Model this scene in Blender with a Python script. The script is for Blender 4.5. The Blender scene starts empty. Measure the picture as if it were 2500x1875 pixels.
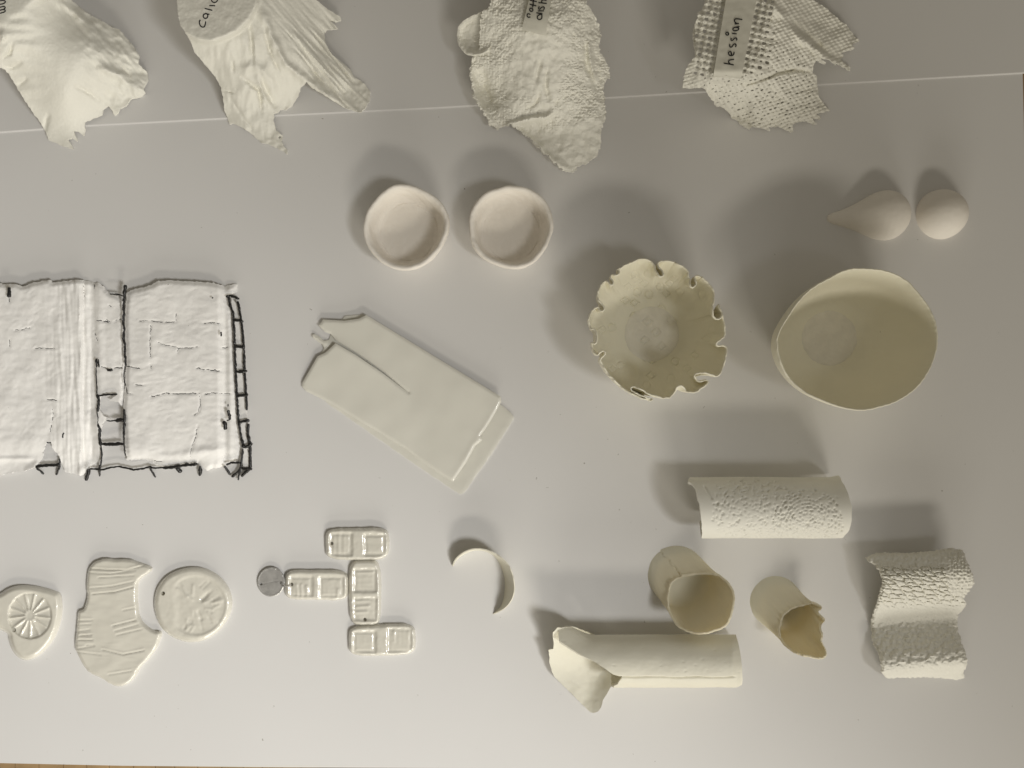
import bpy, bmesh, math, random
import numpy as np
from mathutils.geometry import delaunay_2d_cdt
from mathutils import Vector

random.seed(7)
rng = np.random.RandomState(7)
SC = bpy.context.scene
COL = SC.collection

# ------------------------------------------------------------------ units
# Lengths are written in "grid units" of 0.3 mm: x to the right, y towards the
# near edge of the table, z up.  The table is seen from straight above.
S = 0.0003
CX, CY, H = 1250.0, 937.5, 1867.0

def W(x, y, z=0.0):
    return ((x - CX) * S, (CY - y) * S, z * S)

# ------------------------------------------------------------------ camera
cam = bpy.data.cameras.new('camera')
cam.sensor_width = 36.0
cam.lens = 36.0 * H / 2500.0
cam.clip_start = 0.01
cam.clip_end = 50.0
co = bpy.data.objects.new('camera', cam)
co.location = (0, 0, H * S)
COL.objects.link(co)
SC.camera = co

# ------------------------------------------------------------------ light
KA, KB, KW, KL = 12.5, 83.0, 0.175, 13.0
wd = bpy.data.worlds.new('World')
SC.world = wd
wd.use_nodes = True
wd.node_tree.nodes['Background'].inputs[0].default_value = (1.11, 1.0, 0.80, 1)
wd.node_tree.nodes['Background'].inputs[1].default_value = KW

def area(name, at, to, sx, sy, watts, colour):
    l = bpy.data.lights.new(name, 'AREA')
    l.shape = 'RECTANGLE'
    l.size, l.size_y = sx * S, sy * S
    l.energy = watts
    l.color = colour
    o = bpy.data.objects.new(name, l)
    COL.objects.link(o)
    o.location = W(*at)
    d = Vector(W(*to)) - Vector(o.location)
    o.rotation_euler = d.to_track_quat('-Z', 'Y').to_euler()
    return o

# two lamps, both beyond the near edge of the table: a ceiling panel of the room
# to the right and an added spot standing in for partly blocked room light
area('ceiling_lamp', (3900, 7300, 4200), (1900, 900, 0), 2400, 700, KA, (1.07, 1.0, 0.87))
# a broad low light from the bright side of the room beyond the near edge
area('window_light', (1900, 7600, 1700), (1600, 900, 0), 4200, 1800, KL, (1.04, 1.0, 0.90))
sl = bpy.data.lights.new('fitted_spot', 'SPOT')
sl.energy = KB; sl.spot_size = 1.98; sl.spot_blend = 0.69; sl.shadow_soft_size = 0.17  # cone shaped so its soft edge replaces the shadow of someone blocking the light
sl.color = (1.005, 1.0, 0.985)
so = bpy.data.objects.new('fitted_spot', sl); COL.objects.link(so)
so.location = W(3800, 2700, 4174)
so.rotation_euler = (Vector(W(-6299, 5257, 0)) - Vector(so.location)).to_track_quat('-Z', 'Y').to_euler()

SC.view_settings.view_transform = 'Standard'
SC.view_settings.look = 'None'
SC.view_settings.exposure = 0
SC.view_settings.gamma = 1
SC.render.engine = 'CYCLES'
SC.cycles.max_bounces = 12
SC.cycles.diffuse_bounces = 8
SC.cycles.use_denoising = True

# ------------------------------------------------------------------ noise
_perm = np.arange(256); rng.shuffle(_perm); _perm = np.concatenate([_perm, _perm, _perm])
_ang = rng.rand(256) * 2 * np.pi
_GX, _GY = np.cos(_ang), np.sin(_ang)

def noise(x, y, seed=0):
    x = np.asarray(x, float) + seed * 17.31; y = np.asarray(y, float) + seed * 9.77
    xi = np.floor(x).astype(int); yi = np.floor(y).astype(int)
    fx = x - xi; fy = y - yi
    u = fx * fx * fx * (fx * (fx * 6 - 15) + 10); v = fy * fy * fy * (fy * (fy * 6 - 15) + 10)
    def g(ix, iy, dx, dy):
        h = _perm[_perm[ix & 255] + (iy & 255)]
        return _GX[h] * dx + _GY[h] * dy
    a = g(xi, yi, fx, fy); b = g(xi + 1, yi, fx - 1, fy)
    c = g(xi, yi + 1, fx, fy - 1); d = g(xi + 1, yi + 1, fx - 1, fy - 1)
    return ((a + u * (b - a)) * (1 - v) + (c + u * (d - c)) * v) * 1.5

def fbm(x, y, seed=0, oct=4, gain=0.5):
    t, a = 0, 1.0
    for k in range(oct):
        t = t + a * noise(x * 2 ** k, y * 2 ** k, seed + k * 3); a *= gain
    return t

def worley(x, y, seed=0, jit=0.9):
    x = np.asarray(x, float); y = np.asarray(y, float)
    xi = np.floor(x).astype(int); yi = np.floor(y).astype(int)
    f1 = np.full(x.shape, 9.0); f2 = f1.copy()
    for dx in (-1, 0, 1):
        for dy in (-1, 0, 1):
            cx, cy = xi + dx, yi + dy
            h1 = _perm[_perm[(cx + seed) & 255] + (cy & 255)]
            h2 = _perm[_perm[(cx + seed + 57) & 255] + ((cy + 91) & 255)]
            px = cx + 0.5 + (h1 / 255.0 - 0.5) * jit; py = cy + 0.5 + (h2 / 255.0 - 0.5) * jit
            d = np.hypot(x - px, y - py)
            f2 = np.minimum(f2, np.maximum(f1, d)); f1 = np.minimum(f1, d)
    return f1, f2

def sstep(a, b, x):
    t = np.clip((x - a) / (b - a), 0, 1)
    return t * t * (3 - 2 * t)

def segdist(u, v, pts, closed=False):
    p = np.array(pts, float)
    a = p if closed else p[:-1]
    b = np.roll(p, -1, 0) if closed else p[1:]
    best = np.full(u.shape, 1e9)
    for k in range(len(a)):
        ax, ay = a[k]; dx, dy = b[k] - a[k]
        L = dx * dx + dy * dy + 1e-9
        t = np.clip(((u - ax) * dx + (v - ay) * dy) / L, 0, 1)
        best = np.minimum(best, np.hypot(u - ax - t * dx, v - ay - t * dy))
    return best

def ridge(u, v, pts, w, h):
    """a fold along a polyline that wavers a little and dies out at both ends"""
    u = u + w * .35 * noise(u / (w * 2.2), v / (w * 2.2), 17); v = v + w * .35 * noise(u / (w * 2.2), v / (w * 2.2), 29)
    p = np.array(pts, float); L = np.hypot(*(p[1:] - p[:-1]).T); c = np.concatenate([[0], np.cumsum(L)])
    best = np.full(u.shape, 1e9); tb = np.zeros(u.shape)
    for k in range(len(p) - 1):
        dx, dy = p[k + 1] - p[k]
        t = np.clip(((u - p[k][0]) * dx + (v - p[k][1]) * dy) / (L[k] ** 2 + 1e-9), 0, 1)
        d = np.hypot(u - p[k][0] - t * dx, v - p[k][1] - t * dy)
        m = d < best; best = np.where(m, d, best); tb = np.where(m, (c[k] + t * L[k]) / c[-1], tb)
    return h * np.exp(-(best / w) ** 2) * (.12 + .88 * np.sin(np.pi * np.clip(tb, 0, 1)) ** .7)

def inside(u, v, pts):
    p = np.array(pts, float); q = np.roll(p, -1, 0)
    r = np.zeros(u.shape, bool)
    for (x1, y1), (x2, y2) in zip(p, q):
        if y1 == y2: continue
        r ^= ((y1 > v) != (y2 > v)) & (u < (x2 - x1) * (v - y1) / (y2 - y1) + x1)
    return r

def tps(ctrl):
    c = np.array(ctrl, float); n = len(c)
    def k(r): return np.where(r < 1e-6, 0, r * r * np.log(r + 1e-9))
    sc = 100.0
    P = c[:, :2] / sc
    K = k(np.hypot(P[:, None, 0] - P[None, :, 0], P[:, None, 1] - P[None, :, 1])) + np.eye(n) * 0.02
    Q = np.hstack([np.ones((n, 1)), P])
    A = np.block([[K, Q], [Q.T, np.zeros((3, 3))]])
    w = np.linalg.solve(A, np.concatenate([c[:, 2], np.zeros(3)]))
    def f(u, v):
        U = u / sc; V = v / sc
        z = w[n] + w[n + 1] * U + w[n + 2] * V
        for i in range(n):
            z = z + w[i] * k(np.hypot(U - P[i, 0], V - P[i, 1]))
        return z
    return f

# a point seen at (u,v) from above the table centre and lying at height z
def at(u, v, z):
    s = (H - z) / H
    return CX + (u - CX) * s, CY + (v - CY) * s

# ------------------------------------------------------------------ materials
def mat(name, base, rough=0.6, var=0.06, vscale=60, bump=0.0, bscale=900, coat=0.0, metal=0.0,
        speck=0.0, spscale=70, spcol=(0.10, 0.08, 0.06), tint=None, trans=0.0):
    m = bpy.data.materials.new(name); m.use_nodes = True
    nt = m.node_tree; N = nt.nodes; L = nt.links
    b = N['Principled BSDF']
    b.inputs['Roughness'].default_value = rough
    b.inputs['Metallic'].default_value = metal
    b.inputs['Coat Weight'].default_value = coat
    b.inputs['Coat Roughness'].default_value = 0.04
    tc = N.new('ShaderNodeTexCoord')
    nz = N.new('ShaderNodeTexNoise'); nz.inputs['Scale'].default_value = vscale; nz.inputs['Detail'].default_value = 5
    L.new(tc.outputs['Object'], nz.inputs['Vector'])
    cr = N.new('ShaderNodeValToRGB')
    cr.color_ramp.elements[0].position = 0.3; cr.color_ramp.elements[1].position = 0.7
    t = tint or tuple(c * (1 - var) for c in base)
    cr.color_ramp.elements[0].color = (*t, 1); cr.color_ramp.elements[1].color = (*base, 1)
    L.new(nz.outputs['Fac'], cr.inputs['Fac'])
    col = cr.outputs['Color']
    if speck:
        vo = N.new('ShaderNodeTexVoronoi'); vo.inputs['Scale'].default_value = spscale
        wn = N.new('ShaderNodeTexNoise'); wn.inputs['Scale'].default_value = spscale * 6
        L.new(tc.outputs['Object'], wn.inputs['Vector'])
        mx = N.new('ShaderNodeMix'); mx.data_type = 'VECTOR'; mx.inputs[0].default_value = 0.0035
        L.new(tc.outputs['Object'], mx.inputs[4]); L.new(wn.outputs['Color'], mx.inputs[5])
        L.new(mx.outputs[1], vo.inputs['Vector'])
        lt = N.new('ShaderNodeMath'); lt.operation = 'LESS_THAN'
        sep = N.new('ShaderNodeSeparateColor'); L.new(vo.outputs['Color'], sep.inputs[0])
        ml = N.new('ShaderNodeMath'); ml.operation = 'MULTIPLY'; ml.inputs[1].default_value = speck
        pw = N.new('ShaderNodeMath'); pw.operation = 'POWER'; pw.inputs[1].default_value = 3.0
        L.new(sep.outputs[0], pw.inputs[0]); L.new(pw.outputs[0], ml.inputs[0])
        L.new(vo.outputs['Distance'], lt.inputs[0]); L.new(ml.outputs[0], lt.inputs[1])
        ml2 = N.new('ShaderNodeMath'); ml2.operation = 'MULTIPLY'
        L.new(lt.outputs[0], ml2.inputs[0]); L.new(sep.outputs[1], ml2.inputs[1])
        m2 = N.new('ShaderNodeMix'); m2.data_type = 'RGBA'
        L.new(ml2.outputs[0], m2.inputs[0]); L.new(col, m2.inputs[6]); m2.inputs[7].default_value = (*spcol, 1)
        col = m2.outputs[2]
    L.new(col, b.inputs['Base Color'])
    if bump:
        bn = N.new('ShaderNodeTexNoise'); bn.inputs['Scale'].default_value = bscale; bn.inputs['Detail'].default_value = 4
        L.new(tc.outputs['Object'], bn.inputs['Vector'])
        bp = N.new('ShaderNodeBump'); bp.inputs['Strength'].default_value = bump; bp.inputs['Distance'].default_value = 0.0006
        L.new(bn.outputs['Fac'], bp.inputs['Height']); L.new(bp.outputs['Normal'], b.inputs['Normal'])
    if trans:                                   # thin ware lets a little warm light through
        tl = N.new('ShaderNodeBsdfTranslucent'); tl.inputs[0].default_value = (1.0, 0.83, 0.34, 1)
        ms = N.new('ShaderNodeMixShader'); ms.inputs[0].default_value = trans
        L.new(b.outputs[0], ms.inputs[1]); L.new(tl.outputs[0], ms.inputs[2])
        L.new(ms.outputs[0], N['Material Output'].inputs['Surface'])
    return m

M = {}
M['paper'] = mat('white_paper', (0.715, 0.706, 0.693), 0.75, 0.025, 9, 0.06, 1500, speck=0.07, spscale=115, spcol=(0.26, 0.235, 0.20))
M['bisque'] = mat('bisque_porcelain', (0.86, 0.815, 0.745), 0.7, 0.04, 45, 0.10, 1200, speck=0.05, spscale=160)
M['drape'] = mat('slip_dipped_cloth', (0.80, 0.785, 0.71), 0.6, 0.04, 40, 0.16, 1300, speck=0.05, spscale=160)
M['bone'] = mat('thin_bone_porcelain', (0.79, 0.765, 0.65), 0.55, 0.05, 22, 0.08, 1200, speck=0.05, spscale=110, trans=0.05)
M['bowl'] = mat('eggshell_porcelain', (0.91, 0.88, 0.735), 0.55, 0.05, 22, 0.08, 1200, speck=0.05, spscale=110, trans=0.06)
M['tube'] = mat('translucent_porcelain', (0.86, 0.825, 0.665), 0.55, 0.05, 22, 0.08, 1200, speck=0.05, spscale=110, trans=0.20)
M['slab'] = mat('satin_porcelain', (0.75, 0.735, 0.66), 0.34, 0.05, 30, 0.05, 500, coat=0.25, speck=0.08, spscale=90)
M['glaze'] = mat('glazed_porcelain', (0.71, 0.685, 0.605), 0.22, 0.05, 50, 0.03, 500, coat=0.9, speck=0.05, spscale=150)
M['plaster'] = mat('plastered_gauze', (0.89, 0.875, 0.85), 0.85, 0.04, 50, 0.22, 1800, speck=0.05, spscale=130)
M['tape'] = mat('black_tape', (0.016, 0.015, 0.014), 0.33, 0.3, 300, 0.4, 1500)
M['foot'] = mat('waxed_foot', (0.83, 0.80, 0.71), 0.75, 0.10, 160, 0.15, 900, speck=0.05, spscale=160)
M['ink'] = mat('black_ink', (0.010, 0.010, 0.010), 0.5, 0.2)
M['label'] = mat('tissue_label', (0.74, 0.725, 0.64), 0.55, 0.06, 60, 0.1, 700)
M['metal'] = mat('brushed_metal', (0.56, 0.55, 0.53), 0.38, 0.25, 260, 0.2, 2500, metal=0.4)
M['wood'] = mat('beech_strip', (0.42, 0.28, 0.14), 0.5, 0.35, 40, 0.1, 600)
M['stain'] = mat('iron_stain', (0.30, 0.20, 0.06), 0.6, 0.3, 400)

# ------------------------------------------------------------------ mesh helpers
def link_mesh(name, V, F, m, parent=None, origin=None, sharp=35, recalc=True):
    """V in grid units (absolute); the object's origin sits at `origin`."""
    V = np.asarray(V, float)
    if parent is not None:
        origin = tuple(parent['_o'])
    if origin is None:
        origin = (V[:, 0].mean(), V[:, 1].mean(), V[:, 2].min())
    P = np.empty_like(V)
    P[:, 0] = (V[:, 0] - origin[0]) * S
    P[:, 1] = -(V[:, 1] - origin[1]) * S
    P[:, 2] = (V[:, 2] - origin[2]) * S
    me = bpy.data.meshes.new(name)
    me.from_pydata(P.tolist(), [], [tuple(map(int, f)) for f in F])
    if recalc:
        bm = bmesh.new(); bm.from_mesh(me)
        bmesh.ops.recalc_face_normals(bm, faces=bm.faces)
        bm.to_mesh(me); bm.free()
    me.polygons.foreach_set('use_smooth', [True] * len(me.polygons))
    if sharp: me.set_sharp_from_angle(angle=math.radians(sharp))
    me.materials.append(m)
    o = bpy.data.objects.new(name, me)
    COL.objects.link(o)
    if parent is not None: o.parent = parent
    else:
        o.location = W(*origin)
    o['_o'] = list(origin)
    return o

def tag(o, label, cat, group=None):
    o['label'] = label; o['category'] = cat
    if group: o['group'] = group
    return o

def empty(name, origin):
    o = bpy.data.objects.new(name, None); COL.objects.link(o)
    o.empty_display_size = 0.01
    o.location = W(*origin); o['_o'] = list(origin)
    return o

def resample(pts, sp, closed=True):
    p = np.array(pts, float)
    if closed: p = np.vstack([p, p[:1]])
    d = np.hypot(*(p[1:] - p[:-1]).T); c = np.concatenate([[0], np.cumsum(d)])
    n = max(8, int(c[-1] / sp)); t = np.linspace(0, c[-1], n + 1)
    if closed: t = t[:-1]
    return np.stack([np.interp(t, c, p[:, 0]), np.interp(t, c, p[:, 1])], 1)

def smooth_loop(pts, it=2):
    p = np.array(pts, float)
    for _ in range(it):
        q = np.roll(p, -1, 0)
        p = np.stack([0.75 * p + 0.25 * q, 0.25 * p + 0.75 * q], 1).reshape(-1, 2)
    return p

def rough_loop(p, amp, sc, seed):
    return p + amp * np.stack([fbm(p[:, 0] / sc, p[:, 1] / sc, seed, 3), fbm(p[:, 0] / sc, p[:, 1] / sc, seed + 5, 3)], 1)

def plan(outline, sp, holes=()):
    """triangulated plan of an outline with holes -> uv, tris"""
    ol = np.array(outline, float)
    lo, hi = ol.min(0), ol.max(0)
    xs = np.arange(lo[0], hi[0], sp); ys = np.arange(lo[1], hi[1], sp * 0.866)
    gx, gy = np.meshgrid(xs, ys); gx[1::2] += sp / 2
    gx = gx.ravel() + rng.uniform(-.12, .12, gx.size) * sp; gy = gy.ravel() + rng.uniform(-.12, .12, gy.size) * sp
    k = inside(gx, gy, ol)
    gx, gy = gx[k], gy[k]
    k = segdist(gx, gy, ol, True) > sp * 0.5
    for h in holes:
        h = np.array(h, float); c = h.mean(0); rr = np.hypot(*(h - c).T).max() + sp
        near = np.hypot(gx - c[0], gy - c[1]) < rr
        idx = np.where(near & k)[0]
        if len(idx):
            bad = inside(gx[idx], gy[idx], h) | (segdist(gx[idx], gy[idx], h, True) < sp * 0.35)
            k[idx[bad]] = False
    gx, gy = gx[k], gy[k]
    pts = [tuple(p) for p in ol]; edges = [(i, (i + 1) % len(ol)) for i in range(len(ol))]
    for h in holes:
        n0 = len(pts); pts += [tuple(p) for p in h]; n = len(h)
        edges += [(n0 + i, n0 + (i + 1) % n) for i in range(n)]
    pts += list(zip(gx.tolist(), gy.tolist()))
    r = delaunay_2d_cdt([Vector(p) for p in pts], edges, [], 1, 1e-4)
    uv = np.array([(p[0], p[1]) for p in r[0]])
    tr = np.array(r[2], int)
    if holes:
        c = uv[tr].mean(1); keep = np.ones(len(tr), bool)
        for h in holes:
            h = np.array(h, float); m = h.mean(0); rr = np.hypot(*(h - m).T).max()
            k = np.where(np.hypot(c[:, 0] - m[0], c[:, 1] - m[1]) <= rr)[0]
            if len(k): keep[k[inside(c[k, 0], c[k, 1], h)]] = False
        tr = tr[keep]
    return uv, tr

def border(tris):
    e = np.concatenate([tris[:, [0, 1]], tris[:, [1, 2]], tris[:, [2, 0]]])
    s = {}
    for a, b in e.tolist():
        if (b, a) in s: del s[(b, a)]
        else: s[(a, b)] = 1
    return list(s)

def sheet(name, outline, zf, sp, m, thick=5.0, solid=False, holes=(), parent=None, origin=None, floor=0.0, sharp=38, under=None):
    """outline and relief as seen from above; solid: flat bottom, else a shell of the given thickness"""
    uv, tr = plan(outline, sp, holes)
    u, v = uv[:, 0], uv[:, 1]
    d = segdist(u, v, outline, True)
    z = np.maximum(zf(u, v, d), floor + 0.6)
    x, y = at(u, v, z)
    zb = np.full_like(z, floor) if solid else np.maximum(z - thick, floor + 0.1)
    n = len(u)
    V = np.concatenate([np.stack([x, y, z], 1), np.stack([x, y, zb], 1)])
    F = tr.tolist() + (tr[:, ::-1] + n).tolist()
    F += [(b, a, a + n, b + n) for a, b in border(tr)]
    return link_mesh(name, V, F, m, parent, origin, sharp)

def grid(rings, closed=True, cap0=None, cap1=None):
    n = len(rings[0]); V = np.concatenate(rings); F = []
    for i in range(len(rings) - 1):
        a = np.arange(n if closed else n - 1); b = (a + 1) % n
        F += np.stack([i * n + a, i * n + b, (i + 1) * n + b, (i + 1) * n + a], 1).tolist()
    if cap0 is not None:
        V = np.vstack([V, cap0]); k = len(V) - 1
        F += [((j + 1) % n, j, k) for j in range(n)]
    if cap1 is not None:
        V = np.vstack([V, cap1]); k = len(V) - 1; o = (len(rings) - 1) * n
        F += [(o + j, o + (j + 1) % n, k) for j in range(n)]
    return V, F

def shell_grid(top, bot):
    """two matching open grids (rows x cols x 3) closed into a thin solid"""
    r, c, _ = top.shape
    V = np.concatenate([top.reshape(-1, 3), bot.reshape(-1, 3)]); n = r * c; F = []
    for i in range(r - 1):
        for j in range(c - 1):
            a = i * c + j
            F.append((a, a + 1, a + c + 1, a + c)); F.append((n + a, n + a + c, n + a + c + 1, n + a + 1))
    per = [i for i in range(c)] + [i * c + c - 1 for i in range(1, r)] + [(r - 1) * c + j for j in range(c - 2, -1, -1)] + [i * c for i in range(r - 2, 0, -1)]
    for a, b in zip(per, per[1:] + per[:1]):
        F.append((b, a, a + n, b + n))
    return V, F

def normals(G, closed_cols=False):
    if closed_cols:
        du = np.roll(G, -1, 1) - np.roll(G, 1, 1)
    else:
        du = np.gradient(G, axis=1)
    dv = np.gradient(G, axis=0)
    nn = np.cross(du, dv); nn /= np.linalg.norm(nn, axis=2, keepdims=True) + 1e-9
    return nn

def tube_path(name, pts, r, m, parent=None, seg=6, jit=0.0, flat=1.0, origin=None):
    p = np.array(pts, float); n = len(p)
    rr = np.full(n, float(r)) if np.isscalar(r) else np.array(r, float)
    if jit: rr = rr * (1 + jit * rng.uniform(-1, 1, n))
    t = np.gradient(p, axis=0); t /= np.linalg.norm(t, axis=1, keepdims=True) + 1e-9
    up = np.array([0, 0, 1.0])
    rings = []
    for i in range(n):
        s = np.cross(t[i], up)
        if np.linalg.norm(s) < 0.2: s = np.cross(t[i], [0, 1, 0])
        s /= np.linalg.norm(s); w = np.cross(s, t[i])
        a = np.arange(seg) * 2 * np.pi / seg
        rings.append(p[i] + rr[i] * (np.cos(a)[:, None] * s + flat * np.sin(a)[:, None] * w))
    V, F = grid(rings, True, p[0], p[-1])
    return link_mesh(name, V, F, m, parent, origin, 60)

def zoomed(pts, off, f):
    return [(off[0] + x * f, off[1] + y * f) for x, y in pts]

def line3(pts, zf, lift, sp=3.0):
    """polyline seen from above laid on a relief zf(u,v)"""
    p = resample(pts, sp, False)
    z = zf(p[:, 0], p[:, 1]) + lift
    x, y = at(p[:, 0], p[:, 1], z)
    return np.stack([x, y, z], 1)

def strokes(name, groups, zf, r, m, parent, lift=0.6):
    """handwriting: each letter is one mesh of all of its strokes"""
    for strk in groups:
        VV, FF = [], []; n0 = 0
        for s in strk:
            p = line3(smooth_open(s), zf, lift, 2.0); n = len(p)
            t = np.gradient(p, axis=0); t /= np.linalg.norm(t, axis=1, keepdims=True) + 1e-9
            a = np.arange(5) * 2 * np.pi / 5; rings = []
            for i in range(n):
                sd = np.cross(t[i], [0, 0, 1.0]); sd /= np.linalg.norm(sd) + 1e-9
                w = np.cross(sd, t[i])
                rings.append(p[i] + r * (np.cos(a)[:, None] * sd + 0.35 * np.sin(a)[:, None] * w))
            V, F = grid(rings, True, p[0], p[-1])
            VV.append(V); FF += [tuple(k + n0 for k in f) for f in F]; n0 += len(V)
        link_mesh(name, np.concatenate(VV), FF, m, parent, None, 60)

def smooth_open(p):
    p = np.array(p, float)
    if len(p) < 3: return p
    for _ in range(2):
        a, b = p[:-1], p[1:]
        q = np.stack([0.75 * a + 0.25 * b, 0.25 * a + 0.75 * b], 1).reshape(-1, 2)
        p = np.vstack([p[:1], q, p[-1:]])
    return p

# ------------------------------------------------------------------ table and paper
tb = empty('table', (1250, 937, -6)); tb['kind'] = 'structure'
x = -1500.0
k = 0
while x < 4000:
    w = 52 + random.uniform(-6, 10)
    b = [(x + .8, -1400), (x + w - .8, -1400), (x + w - .8, 3200), (x + .8, 3200)]
    zt = -5.0 + random.uniform(-.3, .3)
    V = [(px, py, zt) for px, py in b] + [(px, py, -90) for px, py in b]
    F = [(0, 1, 2, 3), (7, 6, 5, 4), (0, 4, 5, 1), (1, 5, 6, 2), (2, 6, 7, 3), (3, 7, 4, 0)]
    link_mesh('strip', V, F, M['wood'], tb)
    x += w

edge_low = [(-300, 1856), (0, 1863), (300, 1869.5), (600, 1872.5), (1000, 1875), (1500, 1879), (2515, 1888)]
ol = edge_low[:] + [(2512, 1200), (2504, 500), (2496.5, 170), (2494, 60), (1200, 60), (-300, 120)]
o = sheet('paper_sheet', resample(ol, 40), lambda u, v, d: 0.0 * u, 60, M['paper'], solid=True, floor=-3.0)
tag(o, 'large white paper sheet lying under the bowls, tubes and tiles', 'paper')
edge_up = [(-300, 330), (0, 325), (210, 309), (700, 283), (1060, 265.5), (1480, 241), (2000, 209), (2497, 180), (2760, 165)]
ol = edge_up + [(2760, -500), (-300, -500)]
def zpaper(u, v, d):
    e = segdist(u, v, edge_up)
    return 1.4 + 1.6 * sstep(0, 3.5, e) + 1.5 * np.exp(-e / 60)
olr = resample(ol, 6)
uvp, trp = None, None
def paper_up():
    # rows that follow the front edge, closely spaced near it
    xs = np.linspace(-300, 2760, 200)
    ey = np.interp(xs, [p[0] for p in edge_up], [p[1] for p in edge_up])
    rows = []
    for q in (0, 1.2, 2.4, 3.6, 6, 15, 40, 90, 160, 300, 500, 800):
        z = zpaper(xs, ey - q, None) if q < 300 else np.full_like(xs, 3.0)
        ex = np.full_like(xs, float(q)); z = 0.9 + 1.5 * sstep(0, 2.4, ex) + 0.8 * np.exp(-ex / 60)
        rows.append(np.stack([xs, ey - q, z], 1))
    top = np.array(rows); bot = top.copy(); bot[:, :, 2] = 0.15
    V, F = shell_grid(top, bot)
    return link_mesh('paper_sheet', V, F, M['paper'], None, None, 50)
o = paper_up()
tag(o, 'second white paper sheet overlapping along the far side under the four draped cloths', 'paper')
BASE_UP = 2.6

# ------------------------------------------------------------------ draped cloths
def seen(f):
    """zf(u,v,d) -> zf(u,v)"""
    return lambda u, v: f(u, v, np.full(np.shape(u), 50.0))

# --- muslin
q = .2291
ol = [(0,165),(14,171),(27,190),(42,214),(57,240),(78,272),(98,298),(112,322),(117,341),(133,348),(156,357),(179,365),(172,350),(164,340),(176,338),(189,345),(183,330),(179,319),(190,321),(205,332),(207,318),(205,298),(220,291),(247,281),(251,268),(263,258),(269,263),(279,283),(291,272),(292,264),(307,259),(318,242),(344,236),(353,227),(350,215),(361,195),(358,174),(347,165),(337,156),(339,135),(325,112),(305,89),(291,71),(275,67),(250,52),(229,41),(206,27),(174,0),(140,-50),(40,-110),(-110,-80),(-130,60),(-70,140)]
ol = rough_loop(resample(ol, 3.0), 1.6, 9, 3)
base = tps([(0,0,188),(36,38,184),(-60,-60,190),(60,10,184),(-110,40,180),(70,90,160),(10,120,165),(120,170,120),(160,240,80),(30,190,100),(60,240,64),(98,295,26),(117,338,10),(150,345,8),(178,364,6),(205,325,6),(205,290,22),(250,270,14),(279,280,7),(310,250,12),(352,222,10),(360,190,14),(330,130,28),(290,75,42),(230,45,62),(175,0,90),(220,110,108),(260,180,66),(230,230,50),(140,-40,150),(90,-60,182)])
def z_muslin(u, v, d):
    z = base(u, v)
    top = sstep(0, 1, (u * 0.5 + v * 0.9 - 36) / 26)
    z = z * 1.0 + (186 - z) * (1 - top) * 0.9
    m = top
    z = z + m * ridge(u, v, [(145,2),(190,35),(215,62),(235,82)], 13, 12)
    z = z + m * ridge(u, v, [(235,165),(275,172),(310,200),(345,228)], 12, 14)
    z = z - m * ridge(u, v, [(275,162),(300,172),(322,186)], 6, 7)
    z = z - m * ridge(u, v, [(180,208),(215,225),(245,248)], 5, 6)
    z = z - m * ridge(u, v, [(30,105),(22,132),(4,142)], 5, 8) + m * ridge(u, v, [(5,75),(8,92),(0,104)], 6, 6)
    z = z - m * ridge(u, v, [(55,150),(30,165),(8,162)], 5, 7) - m * ridge(u, v, [(70,190),(45,205)], 6, 6) - m * ridge(u, v, [(120,275),(112,295),(110,320)], 6, 6)
    side = sstep(150, 300, u + 0.4 * (150 - v))
    z = z + m * (4.5 * fbm(u / 46, v / 46, 2, 2) * (0.2 + side)) + m * 4 * fbm((u + v) / 44, (u - v) / 20, 9, 2) * side
    z = z + m * 4 * noise((u - v * .2) / 60, v / 22, 11) * sstep(150, 40, u)
    z = z + 0.5 * fbm(u / 5, v / 5, 4, 2)
    return np.maximum(z, BASE_UP + 3.5 + 2 * fbm(u / 14, v / 14, 8, 2))
o = sheet('draped_cloth', ol, z_muslin, 3.2, M['drape'], thick=4.0, floor=BASE_UP)
tag(o, 'smooth cream muslin cloth stiffened in slip, cut by the left edge, with jagged lower teeth', 'draped cloth')
L = [[[(0,142),(52,128),(60,112),(40,98),(-10,112)],[(40,98),(62,80),(44,66),(-10,80)]],
     [[(-10,48),(40,40),(62,20),(50,2),(-20,10)]]]
strokes('letter', [[zoomed(s, (0,0), q) for s in l] for l in L], seen(z_muslin), 1.3, M['ink'], o)

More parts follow.
